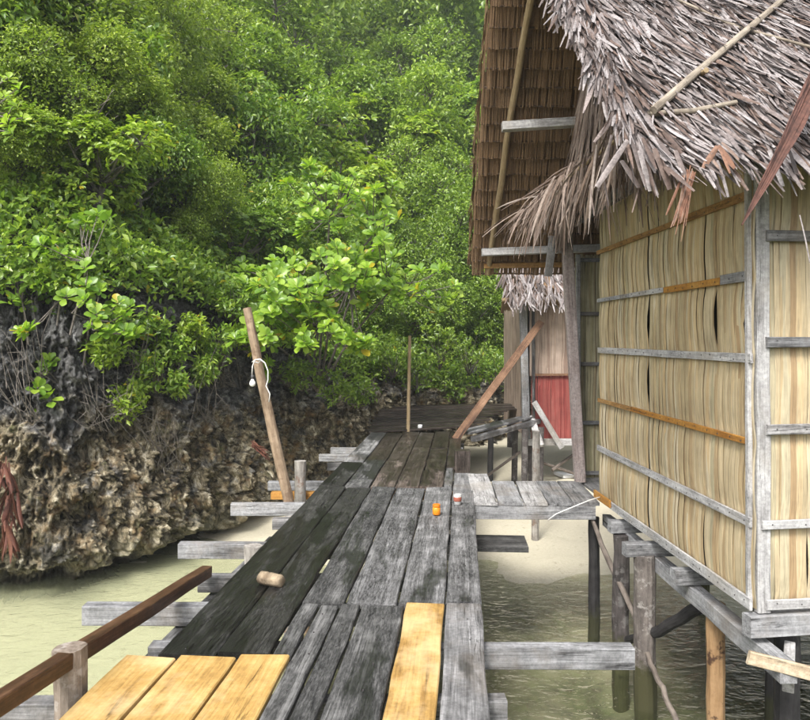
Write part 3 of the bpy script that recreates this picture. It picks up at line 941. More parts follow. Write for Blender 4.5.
# small bushes and bare twig tufts on the rock face
bush = [(300, 372, 12.2, 0.34), (335, 385, 12.4, 0.36), (362, 392, 12.9, 0.30), (105, 350, 9.1, 0.22), (172, 352, 10.1, 0.26), (118, 330, 9.4, 0.26), (245, 335, 11.3, 0.3), (178, 385, 9.9, 0.14), (150, 372, 9.6, 0.30), (128, 400, 9.3, 0.24), (215, 345, 10.8, 0.34), (232, 300, 11.2, 0.36), (190, 330, 10.4, 0.30), (150, 330, 9.9, 0.3), (205, 372, 10.5, 0.22),
        (440, 345, 15.5, 0.55), (418, 372, 15.0, 0.45), (455, 385, 15.8, 0.4), (392, 355, 14.6, 0.5), (352, 362, 13.6, 0.35), (470, 350, 16.2, 0.6), (500, 372, 16.8, 0.55)]
for i, (a, b, dd, rr) in enumerate(bush):
    c = at(a, b, dd)
    g2 = np.random.default_rng(40 + i)
    root = thing("small_bush", c - Vector((0, 0, rr)), ["small leafy bush clinging to the grey rock between the sapling and the leaning pole", "dark leafy bush at the far end of the boardwalk", "leafy bush at the foot of the bright broad leaved tree"][2 if i < 3 else int(i > 14)],
                 "bush", "bushes on the cliff")
    mb = MB()
    foot = c + Vector((0, 0.25, -rr))
    tips = [c + Vector(tuple(unit(g2.normal(size=3)) * rr * g2.uniform(0.4, 1.0))) for _ in range(42)]
    for q in tips[:26]:
        mb.tube([foot, foot.lerp(q, 0.5) + Vector((g2.normal() * 0.03, g2.normal() * 0.03, 0.02)), q], [0.008, 0.006, 0.003], 4, False)
    mb.build("twigs", TWIG, root)
    tp = np.array([tuple(q) for q in tips])
    nn = len(tp) * 11
    ti = np.repeat(np.arange(len(tp)), 11)
    V, F = leaves(tp[ti] + g2.normal(size=(nn, 3)) * 0.035, unit(g2.normal(size=(nn, 3)) + np.array([0, -0.3, 0.3])), unit(g2.normal(size=(nn, 3)) * 0.4 + np.array([0, -0.2, 0.8])),
                  g2.uniform(0.06, 0.12, nn), g2.uniform(0.03, 0.055, nn))
    np_obj("foliage", V, F, LF_DARK if i > 14 or i < 3 else LF_MID if i % 3 else LF_YEL, root)
tuft = [(135, 385, 9.4), (15, 420, 8.4), (120, 420, 9.1), (150, 450, 9.4), (90, 430, 8.9), (180, 410, 10.0), (205, 425, 10.4), (30, 380, 8.6), (165, 470, 9.6), (225, 385, 11)]
for i, (a, b, dd) in enumerate(tuft):
    c = at(a, b, dd)
    g2 = np.random.default_rng(80 + i)
    mb = MB()
    for k in range(13):
        q = c + Vector((g2.normal() * 0.22, -abs(g2.normal()) * 0.10, g2.uniform(0.1, 1.0)))
        st = c + Vector((g2.normal() * 0.12, 0.25, -0.05))
        m1 = st.lerp(q, 0.5) + Vector((g2.normal() * 0.06, -0.08, g2.normal() * 0.04))
        mb.tube([st, m1, q], [0.0055, 0.004, 0.0015], 4, False)
        if k % 2 == 0:
            mb.tube([m1, m1 + Vector((g2.normal() * 0.15, -0.05, g2.normal() * 0.12))], [0.004, 0.002], 3, False)
    o = mb.build("bare_twigs", TWIG)
    tag(o, "tuft of bare grey twigs growing from the rock face", "twigs", "bare twig tufts on the rock")
snags = [((18, 205, 10.6), (62, 165, 10.4), (95, 118, 10.2), "grey bare trunk leaning through the canopy at the upper left")]
for i, (a, b, c, lab) in enumerate(snags):
    g2 = np.random.default_rng(150 + i)
    P0, P1, P2 = at(*a), at(*b), at(*c)
    foot = P0 + (P0 - P1) * 0.5 + Vector((0, 0.8, -1.2))
    mb = MB()
    mb.tube([foot, P0, P1, P2], [0.045, 0.04, 0.03, 0.012], 7, True, 0.15, i)
    for k in range(7):
        q = P1.lerp(P2, g2.uniform(-0.5, 1.0))
        e = q + Vector((g2.normal() * 0.35, g2.normal() * 0.2, g2.uniform(0.1, 0.6)))
        m_ = q.lerp(e, 0.5) + Vector((g2.normal() * 0.06, 0, g2.normal() * 0.06))
        mb.tube([q, m_, e], [0.016, 0.011, 0.005], 5, False)
    o = mb.build("dead_tree", TWIG)
    tag(o, lab, "tree", "bare trunks in the canopy")
#@@BOARDWALK
# ================================================================ BOARDWALK
def bw(w, d, z=0.0):
    """boardwalk coordinates: w across (0 = near the right edge), d forward"""
    return Vector((w + 0.08 * d, d, z))


deck = thing("boardwalk", bw(-0.7, 3, WATER), "long wet plank boardwalk of dark grey boards with new yellow planks", "boardwalk")


def plank(w0, w1, d0, d1, mat, lab=None, dz=0.0, t_=0.035, skew=0.0):
    gap = 0.0075
    p0 = bw((w0 + w1) / 2, d0 + 0.004, -t_ / 2 + dz + random.uniform(-0.003, 0.003))
    p1 = bw((w0 + w1) / 2, d1 - 0.004, -t_ / 2 + dz + random.uniform(-0.003, 0.003))
    o = board("plank", p0, p1, w1 - w0 - gap * 2, t_, mat, deck, edge=0.009, warp=0.010, ch=0.006, skew=skew, nails=None if mat is NEWY else 0.34)
    if lab: o["label"] = lab
    return o


Y0 = 1.2
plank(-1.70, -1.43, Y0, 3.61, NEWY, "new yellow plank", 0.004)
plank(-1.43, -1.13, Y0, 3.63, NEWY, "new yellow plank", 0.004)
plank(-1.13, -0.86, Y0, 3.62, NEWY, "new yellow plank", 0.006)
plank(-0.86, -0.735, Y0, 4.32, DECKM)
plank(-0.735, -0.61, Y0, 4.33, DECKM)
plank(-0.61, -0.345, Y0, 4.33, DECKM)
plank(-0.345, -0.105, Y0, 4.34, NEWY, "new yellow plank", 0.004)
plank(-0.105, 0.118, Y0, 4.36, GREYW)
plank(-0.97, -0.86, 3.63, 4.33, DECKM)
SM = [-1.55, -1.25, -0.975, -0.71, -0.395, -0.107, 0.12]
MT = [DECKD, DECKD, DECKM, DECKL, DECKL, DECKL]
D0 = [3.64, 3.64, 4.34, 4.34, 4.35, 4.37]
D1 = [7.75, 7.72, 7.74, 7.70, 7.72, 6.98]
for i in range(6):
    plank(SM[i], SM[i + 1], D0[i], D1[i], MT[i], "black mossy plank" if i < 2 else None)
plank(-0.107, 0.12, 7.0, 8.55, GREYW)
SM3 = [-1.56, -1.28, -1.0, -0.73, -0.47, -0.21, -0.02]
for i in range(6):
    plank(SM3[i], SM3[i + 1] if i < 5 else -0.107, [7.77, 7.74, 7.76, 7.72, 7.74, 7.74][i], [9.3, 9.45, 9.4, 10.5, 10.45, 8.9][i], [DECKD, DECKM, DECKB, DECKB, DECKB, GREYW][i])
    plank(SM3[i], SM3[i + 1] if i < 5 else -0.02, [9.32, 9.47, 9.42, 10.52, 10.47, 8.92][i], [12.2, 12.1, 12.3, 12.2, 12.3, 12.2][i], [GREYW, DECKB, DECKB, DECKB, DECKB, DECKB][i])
# cross beams with their ends showing on both sides
beams = [(3.3, -2.9, 0.2, GREYW, 0.10), (3.92, -1.7, 0.92, GREY, 0.115), (4.5, -2.36, 0.1, GREY, 0.12), (5.05, -1.85, 0.1, GREYW, 0.11), (5.85, -2.3, 0.1, GREY, 0.12),
         (6.65, -1.75, 0.1, GREYW, 0.10), (7.25, -2.33, 0.55, GREY, 0.12), (7.72, -2.05, 0.0, ORNG, 0.075), (8.35, -2.25, 0.0, GREY, 0.10), (9.6, -1.8, 0.0, GREYW, 0.1),
         (10.3, -2.05, 0.0, GREY, 0.1), (10.9, -2.0, 0.0, GREY, 0.1)]
for (d, w0, w1, m, hgt) in beams:
    top = -0.05 if m is ORNG else -0.062
    o = board("cross_beam", bw(w0, d, top - hgt / 2), bw(w1, d + random.uniform(-0.04, 0.04), top - hgt / 2), 0.09, hgt, m, deck, edge=0.004)
    if m is ORNG: o["label"] = "new orange cross beam"
# long bearers and posts below
for w in (-1.38, -0.02):
    board("bearer", bw(w, 1.2, -0.26), bw(w, 12.2, -0.26), 0.09, 0.14, GREYW, deck)
board("side_bearer", bw(-1.78, 3.0, -0.27), bw(-1.70, 6.5, -0.25), 0.10, 0.12, DECKM, deck)
for d in (2.2, 4.15, 6.1, 8.1, 10.1, 11.9):
    for w in (-1.42, 0.0):
        p = bw(w, d + 0.12, 0)
        zb = float(seabed_z(p.x, p.y)) - 0.25
        pole("post", [(p.x, p.y, zb), (p.x + random.uniform(-.03, .03), p.y, -0.30)], [0.07, 0.06], BARKD, deck)
# short post stumps standing up along the left side
for (d, w, ztop, rr) in ((3.28, -1.79, 0.19, 0.07), (5.62, -1.63, -0.02, 0.07), (6.75, -1.60, -0.08, 0.07), (7.62, -1.72, 0.30, 0.062)):
    p = bw(w, d)
    zb = float(seabed_z(p.x, p.y)) - 0.25
    pole("post_stump", [(p.x, p.y, zb), (p.x, p.y, ztop)], [rr * 1.05, rr], STUMP if d < 4 else DRIFT, deck, sides=14, rough=0.22)
# squared stump at the far right where the diagonal brace starts
board("stub_post", bw(-0.005, 9.0, -0.5), bw(-0.005, 9.0, 0.20), 0.19, 0.17, DECKB, deck, up=(0, 1, 0))
# lower cross slab sticking out under the landing
board("cross_beam", bw(-0.2, 7.05, -0.40), bw(0.62, 7.0, -0.40), 0.42, 0.05, DECKM, deck)

# loose rail along the left edge
r_ = board("wooden_rail", bw(-1.80, 1.6, 0.30), bw(-1.76, 4.95, -0.005), 0.072, 0.075, RAILW, None, edge=0.005)
tag(r_, "long reddish brown wet rail lying along the left side on a post stump", "rail")

# far deck turning right in front of the red hut
fd = thing("far_deck", (1.2, 13.5, WATER), "dark wet far deck turning right towards the red hut", "deck")
A, B = Vector((1.0, 11.75, 0.03)), Vector((2.35, 13.3, 0.10))
for i in range(9):
    f0 = i / 9
    a = Vector((-0.65 + 0.02 * i, 12.35 + 0.32 * i, 0.0 + 0.02 * i))
    b = A.lerp(B, f0) if i < 6 else Vector((2.4 + 0.5 * (i - 5), 13.2 + 0.1 * i, 0.10))
    b = Vector((max(b.x, 1.0), max(a.y, b.y - 0.25 * (i < 1)), b.z))
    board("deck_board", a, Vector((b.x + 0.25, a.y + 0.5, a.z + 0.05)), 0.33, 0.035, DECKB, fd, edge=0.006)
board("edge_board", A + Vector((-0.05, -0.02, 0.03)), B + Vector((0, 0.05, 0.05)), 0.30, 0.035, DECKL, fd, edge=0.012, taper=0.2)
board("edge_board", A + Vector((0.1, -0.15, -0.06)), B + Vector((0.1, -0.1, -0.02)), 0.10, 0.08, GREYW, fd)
board("edge_board", B + Vector((-0.05, -0.1, 0.06)), at(541, 446, 12.6), 0.12, 0.05, PALE, fd, up=(0, -1, 0.2))
for (px, py, d, m) in ((524, 470, 12.6, BARKD), (535, 450, 10.4, DRIFT), (514, 470, 13.2, BARKD), (490, 460, 13.4, BLACKP), (540, 470, 12.9, BARKD)):
    p = at(px, py, d)
    pole("post", [(p.x, p.y, float(seabed_z(p.x, p.y)) - 0.2), (p.x + 0.02, p.y, 0.26 if m is DRIFT else 0.0)], 0.055, m, fd)
pole("cross_stick", [at(484, 478, 12.6), at(520, 452, 12.9)], 0.025, STICK, fd)

# landing between boardwalk and hut door
land = thing("landing", (1.3, 7.5, WATER), "small landing of pale wet boards leading from the boardwalk to the hut door", "landing")
fx = [472.5, 498, 524, 548, 573, 600]
bx_ = [469, 515 - 25, 515, 537, 555, 582]
for i in range(5):
    yb = 8.5 if i == 0 else 8.06
    p0 = on((fx[i] + fx[i + 1]) / 2, 502, 0.0); p0.z = -0.018
    p1 = on((bx_[i] + bx_[i + 1]) / 2, 481, 0.0); p1.z = -0.018
    dirv = (p1 - p0).normalized()
    p1 = p0 + dirv * (yb - p0.y)
    w = (fx[i + 1] - fx[i]) / FPX * 7.02
    board("plank", p0, p1, w - 0.012, 0.035, [PALE, GREY, PALE, GREY, GREYW][i], land, edge=0.005)
board("front_beam", (0.63, 7.07, -0.105), (1.86, 7.05, -0.105), 0.06, 0.135, GREY, land)
board("rear_beam", (0.63, 7.95, -0.105), (1.95, 7.95, -0.105), 0.06, 0.13, GREYW, land)

# leaning pole with a light bulb
p0, p1 = at(289, 503, 7.36), at(247, 308, 7.36)
pl = pole("leaning_pole", [Vector((p0.x + 0.18, p0.y, -1.5)), p0, at(268, 410, 7.36), p1], [0.06, 0.055, 0.05, 0.042], TAN, None, seg=14, bend=0.012)
tag(pl, "tan peeled pole leaning left at the boardwalk edge", "pole")
lb = thing("light_bulb", at(252, 384, 7.17), "white light bulb hanging on a cable from the leaning pole", "light bulb")
c = at(252.5, 383, 7.17)
mb = MB()
mb.lathe([(0.012, 0.045), (0.015, 0.03), (0.027, 0.012), (0.031, -0.006), (0.026, -0.024), (0.012, -0.034), (0.003, -0.036)][::-1], 16)
BULB = plain("white_bulb_glass", (0.82, 0.82, 0.80), 0.15)
CABLE = plain("white_cable", (0.62, 0.61, 0.58), 0.5)
mb.build("bulb", BULB, lb, Matrix.Translation(c), True)
mb = MB()
mb.lathe([(0.010, 0.08), (0.017, 0.078), (0.017, 0.044), (0.013, 0.042)][::-1], 12)
mb.build("socket", plain("black_socket", (0.04, 0.04, 0.04), 0.5), lb, Matrix.Translation(c), True)
mb = MB()
loop = [(252, 376), (252.5, 366), (255, 360), (260, 359), (265, 363), (268, 371), (268, 380), (266, 386), (270, 394), (269, 402)]
mb.tube([at(a, b, 7.17) for a, b in loop], 0.0065, 6)
mb.tube([at(a, b, d) for a, b, d in [(252, 362, 7.2), (256, 359.5, 7.17), (261, 361, 7.2), (258, 363, 7.3), (253, 361.5, 7.22)]], 0.006, 6)
mb.build("cable", CABLE, lb, None, True)

# thin post at the far end
p = on(408, 431, 0.0)
pl = pole("thin_post", [(p.x, p.y, -0.02), (p.x + 0.03, p.y, 1.64)], [0.032, 0.026], BAMBOO, None)
tag(pl, "thin upright stick standing on the far end of the boardwalk", "post")
# small things on the deck
p = on(271, 586, 0.0)
mb = MB()
pr = [(-0.088, 0.030), (-0.085, 0.040), (-0.03, 0.043), (-0.022, 0.036), (-0.014, 0.043), (0.03, 0.041), (0.078, 0.040), (0.088, 0.033)]
mb.tube([Vector((y_, 0, 0)) for y_, r in pr], [r for y_, r in pr], 16, True, 0.22, 3)
o = mb.build("wood_chunk", bark("pale_log", (0.10, 0.07, 0.045), (0.36, 0.285, 0.19), ((0.14, 0.10, 0.06), 0.8)), None, Matrix.Translation((p.x, p.y, 0.043)) @ Matrix.Rotation(R(-28), 4, 'Z'), True)
tag(o, "short pale round wood chunk lying on the black boards", "log")
p = on(436.5, 515, 0.0)
jar = thing("orange_jar", (p.x, p.y, 0.004), "small orange plastic jar standing on the boardwalk", "jar")
mb = MB(); mb.lathe([(0.030, 0), (0.036, 0.006), (0.036, 0.062), (0.030, 0.070)], 18)
OR = plain("orange_plastic", (0.72, 0.24, 0.015), 0.3)
mb.build("body", OR, jar, Matrix.Translation((p.x, p.y, 0.004)), True)
mb = MB(); mb.lathe([(0.034, 0.071), (0.035, 0.074), (0.035, 0.092), (0.032, 0.095)], 18)
mb.build("lid", plain("dark_orange_lid", (0.60, 0.17, 0.01), 0.35), jar, Matrix.Translation((p.x, p.y, 0.004)))
p = on(457.5, 505, 0.0)
can = thing("glass_cup", (p.x, p.y, 0.004), "pale glass cup with a red stain at the boardwalk edge", "cup")
mb = MB(); mb.lathe([(0.030, 0), (0.034, 0.004), (0.038, 0.10), (0.036, 0.10), (0.030, 0.02), (0.001, 0.018)], 18)
mb.build("body", plain("cloudy_glass", (0.40, 0.40, 0.39), 0.2), can, Matrix.Translation((p.x, p.y, 0.004)), True)
mb = MB(); mb.lathe([(0.0372, 0.035), (0.0390, 0.042), (0.0394, 0.07), (0.0388, 0.076)], 18)
mb.build("red_band", plain("red_stain", (0.30, 0.09, 0.06), 0.5), can, Matrix.Translation((p.x, p.y, 0.004)), True)
p = on(420, 430, 0.0)
mb = MB(); mb.lathe([(0.028, 0), (0.035, 0.01), (0.042, 0.085), (0.039, 0.09), (0.03, 0.02), (0.001, 0.015)], 14)
o = mb.build("white_cup", plain("white_plastic", (0.7, 0.7, 0.7), 0.4), None, Matrix.Translation((p.x, p.y, 0.003)), True)
tag(o, "tiny white cup on the far end of the boardwalk beside the thin post", "cup")
# orange brown brace leaning from the boardwalk to the red hut
o = board("diagonal_board", at(455, 440, 11.5), at(541, 322, 13.0), 0.13, 0.05, REDB, None, up=(0, -1, 0.3))
tag(o, "orange brown board leaning diagonally from the boardwalk to the red hut", "board")
#@@HUT
# ================================================================ LEAF WALLS
def leaf_wall(name, A, B, z0, z1, bat, mat, parent, out, sw=0.026, nz=34, slits=(), bulge=0.016, seed=1):
    """wall of upright dried leaf strips between plan points A and B; battens at heights bat; slits = (u m, z low, z high, width)"""
    g = np.random.default_rng(seed)
    A, B = Vector((A[0], A[1], 0)), Vector((B[0], B[1], 0))
    Lw = (B - A).length
    du = (B - A).normalized()
    n = int(Lw / (sw * 0.40))
    zs = np.linspace(z0, z1, nz)
    bt = np.array(sorted([z0] + list(bat) + [z1]))
    rows = []
    u = np.clip(np.linspace(0, Lw, n) + g.normal(size=n) * sw * 0.22, 0, Lw)
    w = g.uniform(0.6, 1.25, n) * sw
    oo = g.uniform(0, 0.007, n)
    ph = g.uniform(0, 6.28, n)
    V = np.zeros((n, nz, 3, 3))
    for j, zz_ in enumerate(zs):
        k = min(max(np.searchsorted(bt, zz_) - 1, 0), len(bt) - 2)
        q = (zz_ - bt[k]) / (bt[k + 1] - bt[k])
        bl = bulge * math.sin(math.pi * min(max(q, 0), 1)) ** 0.8
        wob = np.array([0.018 * noise.noise(Vector((uu * 1.7, zz_ * 2.4, seed))) + 0.006 * noise.noise(Vector((uu * 9, zz_ * 4, seed + 5))) for uu in u])
        uu = u + wob + 0.003 * np.sin(zz_ * 5 + ph)
        for (su, sa, sb, sw_) in slits:
            if sa < zz_ < sb:
                pr = math.sin(math.pi * (zz_ - sa) / (sb - sa))
                dlt = uu - su
                uu = uu + np.sign(dlt) * sw_ * pr * np.exp(-np.abs(dlt) / 0.12)
        uu = np.clip(uu, 0.004, Lw - 0.004)
        ob_ = bl + oo + 0.004 * np.sin(zz_ * 3 + ph * 2)
        for k3, (s_, dpt) in enumerate(((-0.5, -0.0035), (0.0, 0.0), (0.5, -0.0035))):
            V[:, j, k3, 0] = A.x + du.x * (uu + w * s_) + out[0] * (ob_ + dpt)
            V[:, j, k3, 1] = A.y + du.y * (uu + w * s_) + out[1] * (ob_ + dpt)
            V[:, j, k3, 2] = zz_
    # ragged strip ends
    V[:, -1, :, 2] += g.uniform(-0.03, 0.02, n)[:, None]
    base = (np.arange(n) * nz * 3)[:, None]
    f = []
    for j in range(nz - 1):
        for k in range(2):
            a = j * 3 + k
            f.append(base + np.array([[a, a + 1, a + 4, a + 3]]))
    o = np_obj(name, V.reshape(-1, 3), [np.concatenate(f)], mat, parent)
    # dark sheet added behind the strips as the shade seen through the slits
    mb = MB()
    a, b = A - Vector((out[0], out[1], 0)) * 0.03, B - Vector((out[0], out[1], 0)) * 0.03
    a2, b2 = a - Vector((out[0], out[1], 0)) * 0.02, b - Vector((out[0], out[1], 0)) * 0.02
    vs = [(p.x, p.y, zz_) for zz_ in (z0 + 0.005, z1 - 0.03) for p in (a, b, b2, a2)]
    mb.add(vs, [(0, 1, 5, 4), (1, 2, 6, 5), (2, 3, 7, 6), (3, 0, 4, 7), (4, 5, 6, 7), (3, 2, 1, 0)])
    mb.build("shade_backing", DARKIN, o)
    return o


hut = thing("stilt_hut", (3.2, 6.2, WATER), "large thatched hut on stilts with tan leaf walls and bleached roof", "hut")
C = Vector((2.07, 4.27, 0)); Fr = Vector((1.95, 7.15, 0))
wd = (Fr - C).normalized()
on_ = Vector((-wd.y, wd.x, 0))           # outward: towards the boardwalk
BZ = [0.51, 0.98, 1.48, 1.97, 2.45]
leaf_wall("side_wall", C, Fr, 0.0, 2.93, BZ, WALL, hut, on_, seed=2, sw=0.052,
          slits=((0.45, 1.52, 1.94, 0.040), (1.60, 1.55, 1.9, 0.036), (1.62, 1.05, 1.44, 0.032), (0.10, 1.6, 1.95, 0.026), (2.25, 0.05, 0.45, 0.012), (0.75, 2.0, 2.9, 0.010), (0.9, 0.55, 0.95, 0.008)))
G2 = C + Vector((1.0, 0.12, 0)).normalized() * 3.6
fd_ = (G2 - C).normalized()
fo = Vector((fd_.y, -fd_.x, 0))
leaf_wall("front_wall", C + fd_ * 0.07, G2, 0.02, 2.80, [0.5, 1.06, 1.57, 2.2], WALL, hut, fo, seed=5, sw=0.05, slits=((0.5, 1.2, 1.5, 0.01), (0.25, 0.1, 0.45, 0.01)))


def sidebat(z, s0, s1, mat, h=0.045, dz0=0.0, dz1=0.0, pr=0.03, nails=0.16, lab=None, name="batten"):
    a = C + wd * s0 + on_ * pr + Vector((0, 0, z + dz0)); b = C + wd * s1 + on_ * pr + Vector((0, 0, z + dz1))
    o = board(name, a, b, h, 0.018, mat, hut, up=on_, nails=nails, edge=0.003, ch=0.002)
    if lab: o["label"] = lab
    return o


sidebat(0.51, -0.02, 2.90, PALE, 0.055)
sidebat(0.985, 0.02, 1.95, ORNG, 0.040, lab="orange batten")
sidebat(0.985, 1.96, 2.88, HONEY, 0.040)
sidebat(1.48, -0.03, 2.88, PALE, 0.055)
sidebat(1.97, 0.0, 0.34, GREY, 0.06)
sidebat(1.965, 0.35, 1.25, ORNG, 0.045, lab="orange batten")
sidebat(1.97, 1.26, 2.0, PALE, 0.038)
sidebat(1.97, 2.01, 2.9, GREY, 0.036)
sidebat(2.45, 0.03, 1.0, HONEY, 0.05, lab="honey brown batten")
sidebat(2.45, 1.01, 2.92, HONEY, 0.042)
sidebat(0.03, -0.03, 2.92, PALE, 0.07, pr=0.034, nails=0.12, name="sill_board")
sidebat(0.05, 2.45, 2.93, ORNG, 0.07, pr=0.054, lab="orange sill piece", name="sill_board")
for (z_, h_, m_) in ((0.5, 0.055, PALE), (1.06, 0.06, PALE), (1.575, 0.06, GREY), (2.2, 0.065, GREYW), (0.03, 0.06, PALE)):
    s0_ = 0.02 if z_ == 0.5 else 0.05
    a = C + fd_ * s0_ + fo * 0.045 + Vector((0, 0, z_)); b = C + fd_ * 3.5 + fo * 0.045 + Vector((0, 0, z_ + 0.02))
    board("batten", a, b, h_, 0.02, m_, hut, up=fo, nails=0.2, edge=0.004)
# corner post, wall plates, door posts
cp_ = C + fd_ * 0.045 + fo * 0.012
board("corner_post", (cp_.x, cp_.y, -0.02), (cp_.x - 0.012, cp_.y, 2.85), 0.082, 0.05, PALE, hut, up=fo)
sp2 = C + on_ * 0.022 + wd * 0.012
board("corner_post", (sp2.x, sp2.y, 0.0), (sp2.x - 0.01, sp2.y, 2.85), 0.035, 0.03, PALE, hut, up=on_)
board("wall_plate", C + on_ * 0.05 + Vector((0, 0, 2.90)) + wd * 0.05, Vector((1.87, 8.5, 2.90)), 0.08, 0.10, GREY, hut)
board("wall_plate", C + fo * 0.03 + Vector((0, 0, 2.86)), G2 + fo * 0.03 + Vector((0, 0, 2.86)), 0.08, 0.10, GREY, hut)
board("door_post", at(580, 482, 8.05), at(566, 226, 8.05), 0.115, 0.09, wood("pinkish_grey_post", (0.17, 0.13, 0.115), (0.34, 0.28, 0.26), (0.46, 0.40, 0.38), 0.85), hut, up=(0, -1, 0))
board("door_post", (1.99, 7.20, 0.0), (1.99, 7.20, 2.88), 0.06, 0.06, GREY, hut, up=(0, -1, 0))
# partition inside the doorway recess
leaf_wall("partition_wall", (1.98, 8.35), (2.75, 8.42), -0.02, 2.56, [0.5, 1.2, 1.8, 2.4], WALLG, hut, (0, -1), seed=9, bulge=0.006)
for z_ in (0.04, 0.62, 1.30, 1.88, 2.50):
    board("batten", (1.97, 8.31, z_), (2.75, 8.38, z_), 0.045, 0.02, GREY, hut, up=(0, -1, 0), nails=0.2)
board("door_post", (2.0, 8.30, 0.0), (1.995, 8.30, 2.56), 0.045, 0.04, PALE, hut, up=(0, -1, 0))
# floor, back and far walls (dark inside)
mb = MB()
fl = [(2.1, 4.35), (5.6, 4.78), (5.5, 8.6), (1.98, 8.45)]
mb.add([(x_, y_, -0.02) for x_, y_ in fl] + [(x_, y_, -0.05) for x_, y_ in fl], [(0, 1, 2, 3), (7, 6, 5, 4), (0, 4, 5, 1), (1, 5, 6, 2), (2, 6, 7, 3), (3, 7, 4, 0)])
mb.build("floor_boards", GREYW, hut)
leaf_wall("back_wall", (2.76, 8.55), (5.6, 8.7), 0.0, 2.9, [1.0, 2.0], WALLG, hut, (0, 1), seed=12, sw=0.06, nz=8)
leaf_wall("far_wall", (5.55, 4.75), (5.6, 8.7), 0.0, 2.9, [1.0, 2.0], WALL, hut, (1, 0), seed=13, sw=0.06, nz=8)

# ---- roof: ridge runs away to the right, gable end faces the boardwalk
RD, RZ = 6.2, 5.28
ED, EZ = 3.80, 2.40          # near eave
FD_, FZ = 8.80, 2.43         # far eave
XR0, XR1, XE, XFAR = 0.90, 0.79, 1.34, 5.9


def near_slope(x, q, lift=0.0):
    """q = 0 at the eave, 1 at the ridge"""
    d = ED + (RD - ED) * q
    zz_ = EZ + (RZ - EZ) * q
    nrm = np.array([0, -(RZ - EZ), (RD - ED)]); nrm = nrm / np.linalg.norm(nrm)
    return np.stack([x, d, zz_], -1) + nrm * np.asarray(lift)[..., None]


nrmN = unit(np.array([0, -(RZ - EZ), (RD - ED)]))
dnN = unit(np.array([0.0, ED - RD, EZ - RZ]))
g = np.random.default_rng(21)
SL = math.hypot(RD - ED, RZ - EZ)
parts = []
rows_n = 44
for r in range(rows_n):
    q = 0.085 + 0.925 * r / rows_n
    x0 = XE + (XR0 - XE) * q
    nst = int((XFAR - x0) / 0.0088)
    if q > 0.62: nst = nst // 2
    x = np.sort(g.uniform(x0, XFAR, nst))
    near_edge = np.clip(1 - (x - x0) / 0.25, 0, 1)
    qq = q + g.normal(size=nst) * 0.010
    P = near_slope(x, qq, g.uniform(0.0, 0.06, nst))
    patch = np.array([noise.noise(Vector((xx * 1.6, q * 7, 3))) for xx in x])
    skew = 0.24 + 0.42 * patch + g.normal(size=nst) * 0.17 - near_edge * 0.45
    if r < 4: skew = 0.12 + 0.2 * patch + g.normal(size=nst) * 0.17 + 0.1 * r
    Dv = dnN[None, :] + np.array([1.0, 0, 0])[None, :] * skew[:, None] + nrmN[None, :] * (0.06 + g.normal(size=nst) * 0.05 + 0.10 * np.maximum(patch, 0))[:, None]
    Nv = nrmN[None, :] + g.normal(size=(nst, 3)) * 0.32
    Ln = g.uniform(0.20, 0.42, nst)
    if r < 2: Ln = g.uniform(0.16, 0.42, nst)
    parts.append(ribbons(P, Dv, Nv, Ln, g.uniform(0.007, 0.031, nst), g.normal(size=nst) * 0.06 + 0.0, 3, 0.45, 0.2))
# left rake: long strips hanging off the edge
nst = 420
q = g.uniform(0.09, 1.0, nst)
x = XE + (XR0 - XE) * q + g.normal(size=nst) * 0.03
P = near_slope(x, q, g.uniform(0.0, 0.05, nst))
Dv = dnN[None, :] + np.array([1.0, 0, 0])[None, :] * (g.normal(size=nst) * 0.16 + 0.10)[:, None]
parts.append(ribbons(P, Dv, nrmN + g.normal(size=(nst, 3)) * 0.4 + np.array([-0.5, 0, 0]), g.uniform(0.2, 0.5, nst), g.uniform(0.010, 0.034, nst), 0.05, 3, 0.25))
# a few fallen, rusty or long hanging strips at the eave
for (a0, b0, a1, b1, d, w) in [(628, 140, 598, 186, 3.95, .05), (612, 135, 600, 190, 4.0, .03), (622, 160, 640, 186, 3.9, .05), (655, 148, 672, 188, 3.82, .06), (640, 150, 652, 190, 3.85, .05),
                            (676, 150, 690, 185, 3.8, .05), (718, 160, 730, 196, 3.8, .03), (770, 150, 785, 185, 3.8, .05), (790, 150, 800, 178, 3.8, .04), (752, 170, 764, 190, 3.8, .02),
                            (601, 165, 610, 205, 4.0, .015), (590, 185, 595, 215, 4.2, .012), (640, 185, 633, 212, 3.9, .012), (800, 215, 812, 262, 3.4, .012)]:
    p, q_ = np.array(at(a0, b0, d)), np.array(at(a1, b1, d - 0.05))
    parts.append(ribbons(p[None], (q_ - p)[None], np.array([[0.2, -1, 0.3]]), np.array([np.linalg.norm(q_ - p)]), np.array([w * 0.7]), 0.05, 4, 0.7))
V, F = merge(parts)
roof = np_obj("thatch_roof", V, F, THATCH, hut)
parts = []
for (a0, b0, a1, b1, d, w) in [(718, 146, 701, 172, 3.8, .06), (719, 145, 741, 172, 3.8, .07), (720, 148, 735, 178, 3.78, .04), (712, 158, 722, 170, 3.8, .04), (722, 142, 745, 162, 3.82, .04)]:
    p, q_ = np.array(at(a0, b0, d)), np.array(at(a1, b1, d - 0.05))
    parts.append(ribbons(p[None], (q_ - p)[None], np.array([[0.2, -1, 0.3]]), np.array([np.linalg.norm(q_ - p) * 0.8]), np.array([w * 0.55]), 0.08, 4, 0.5))
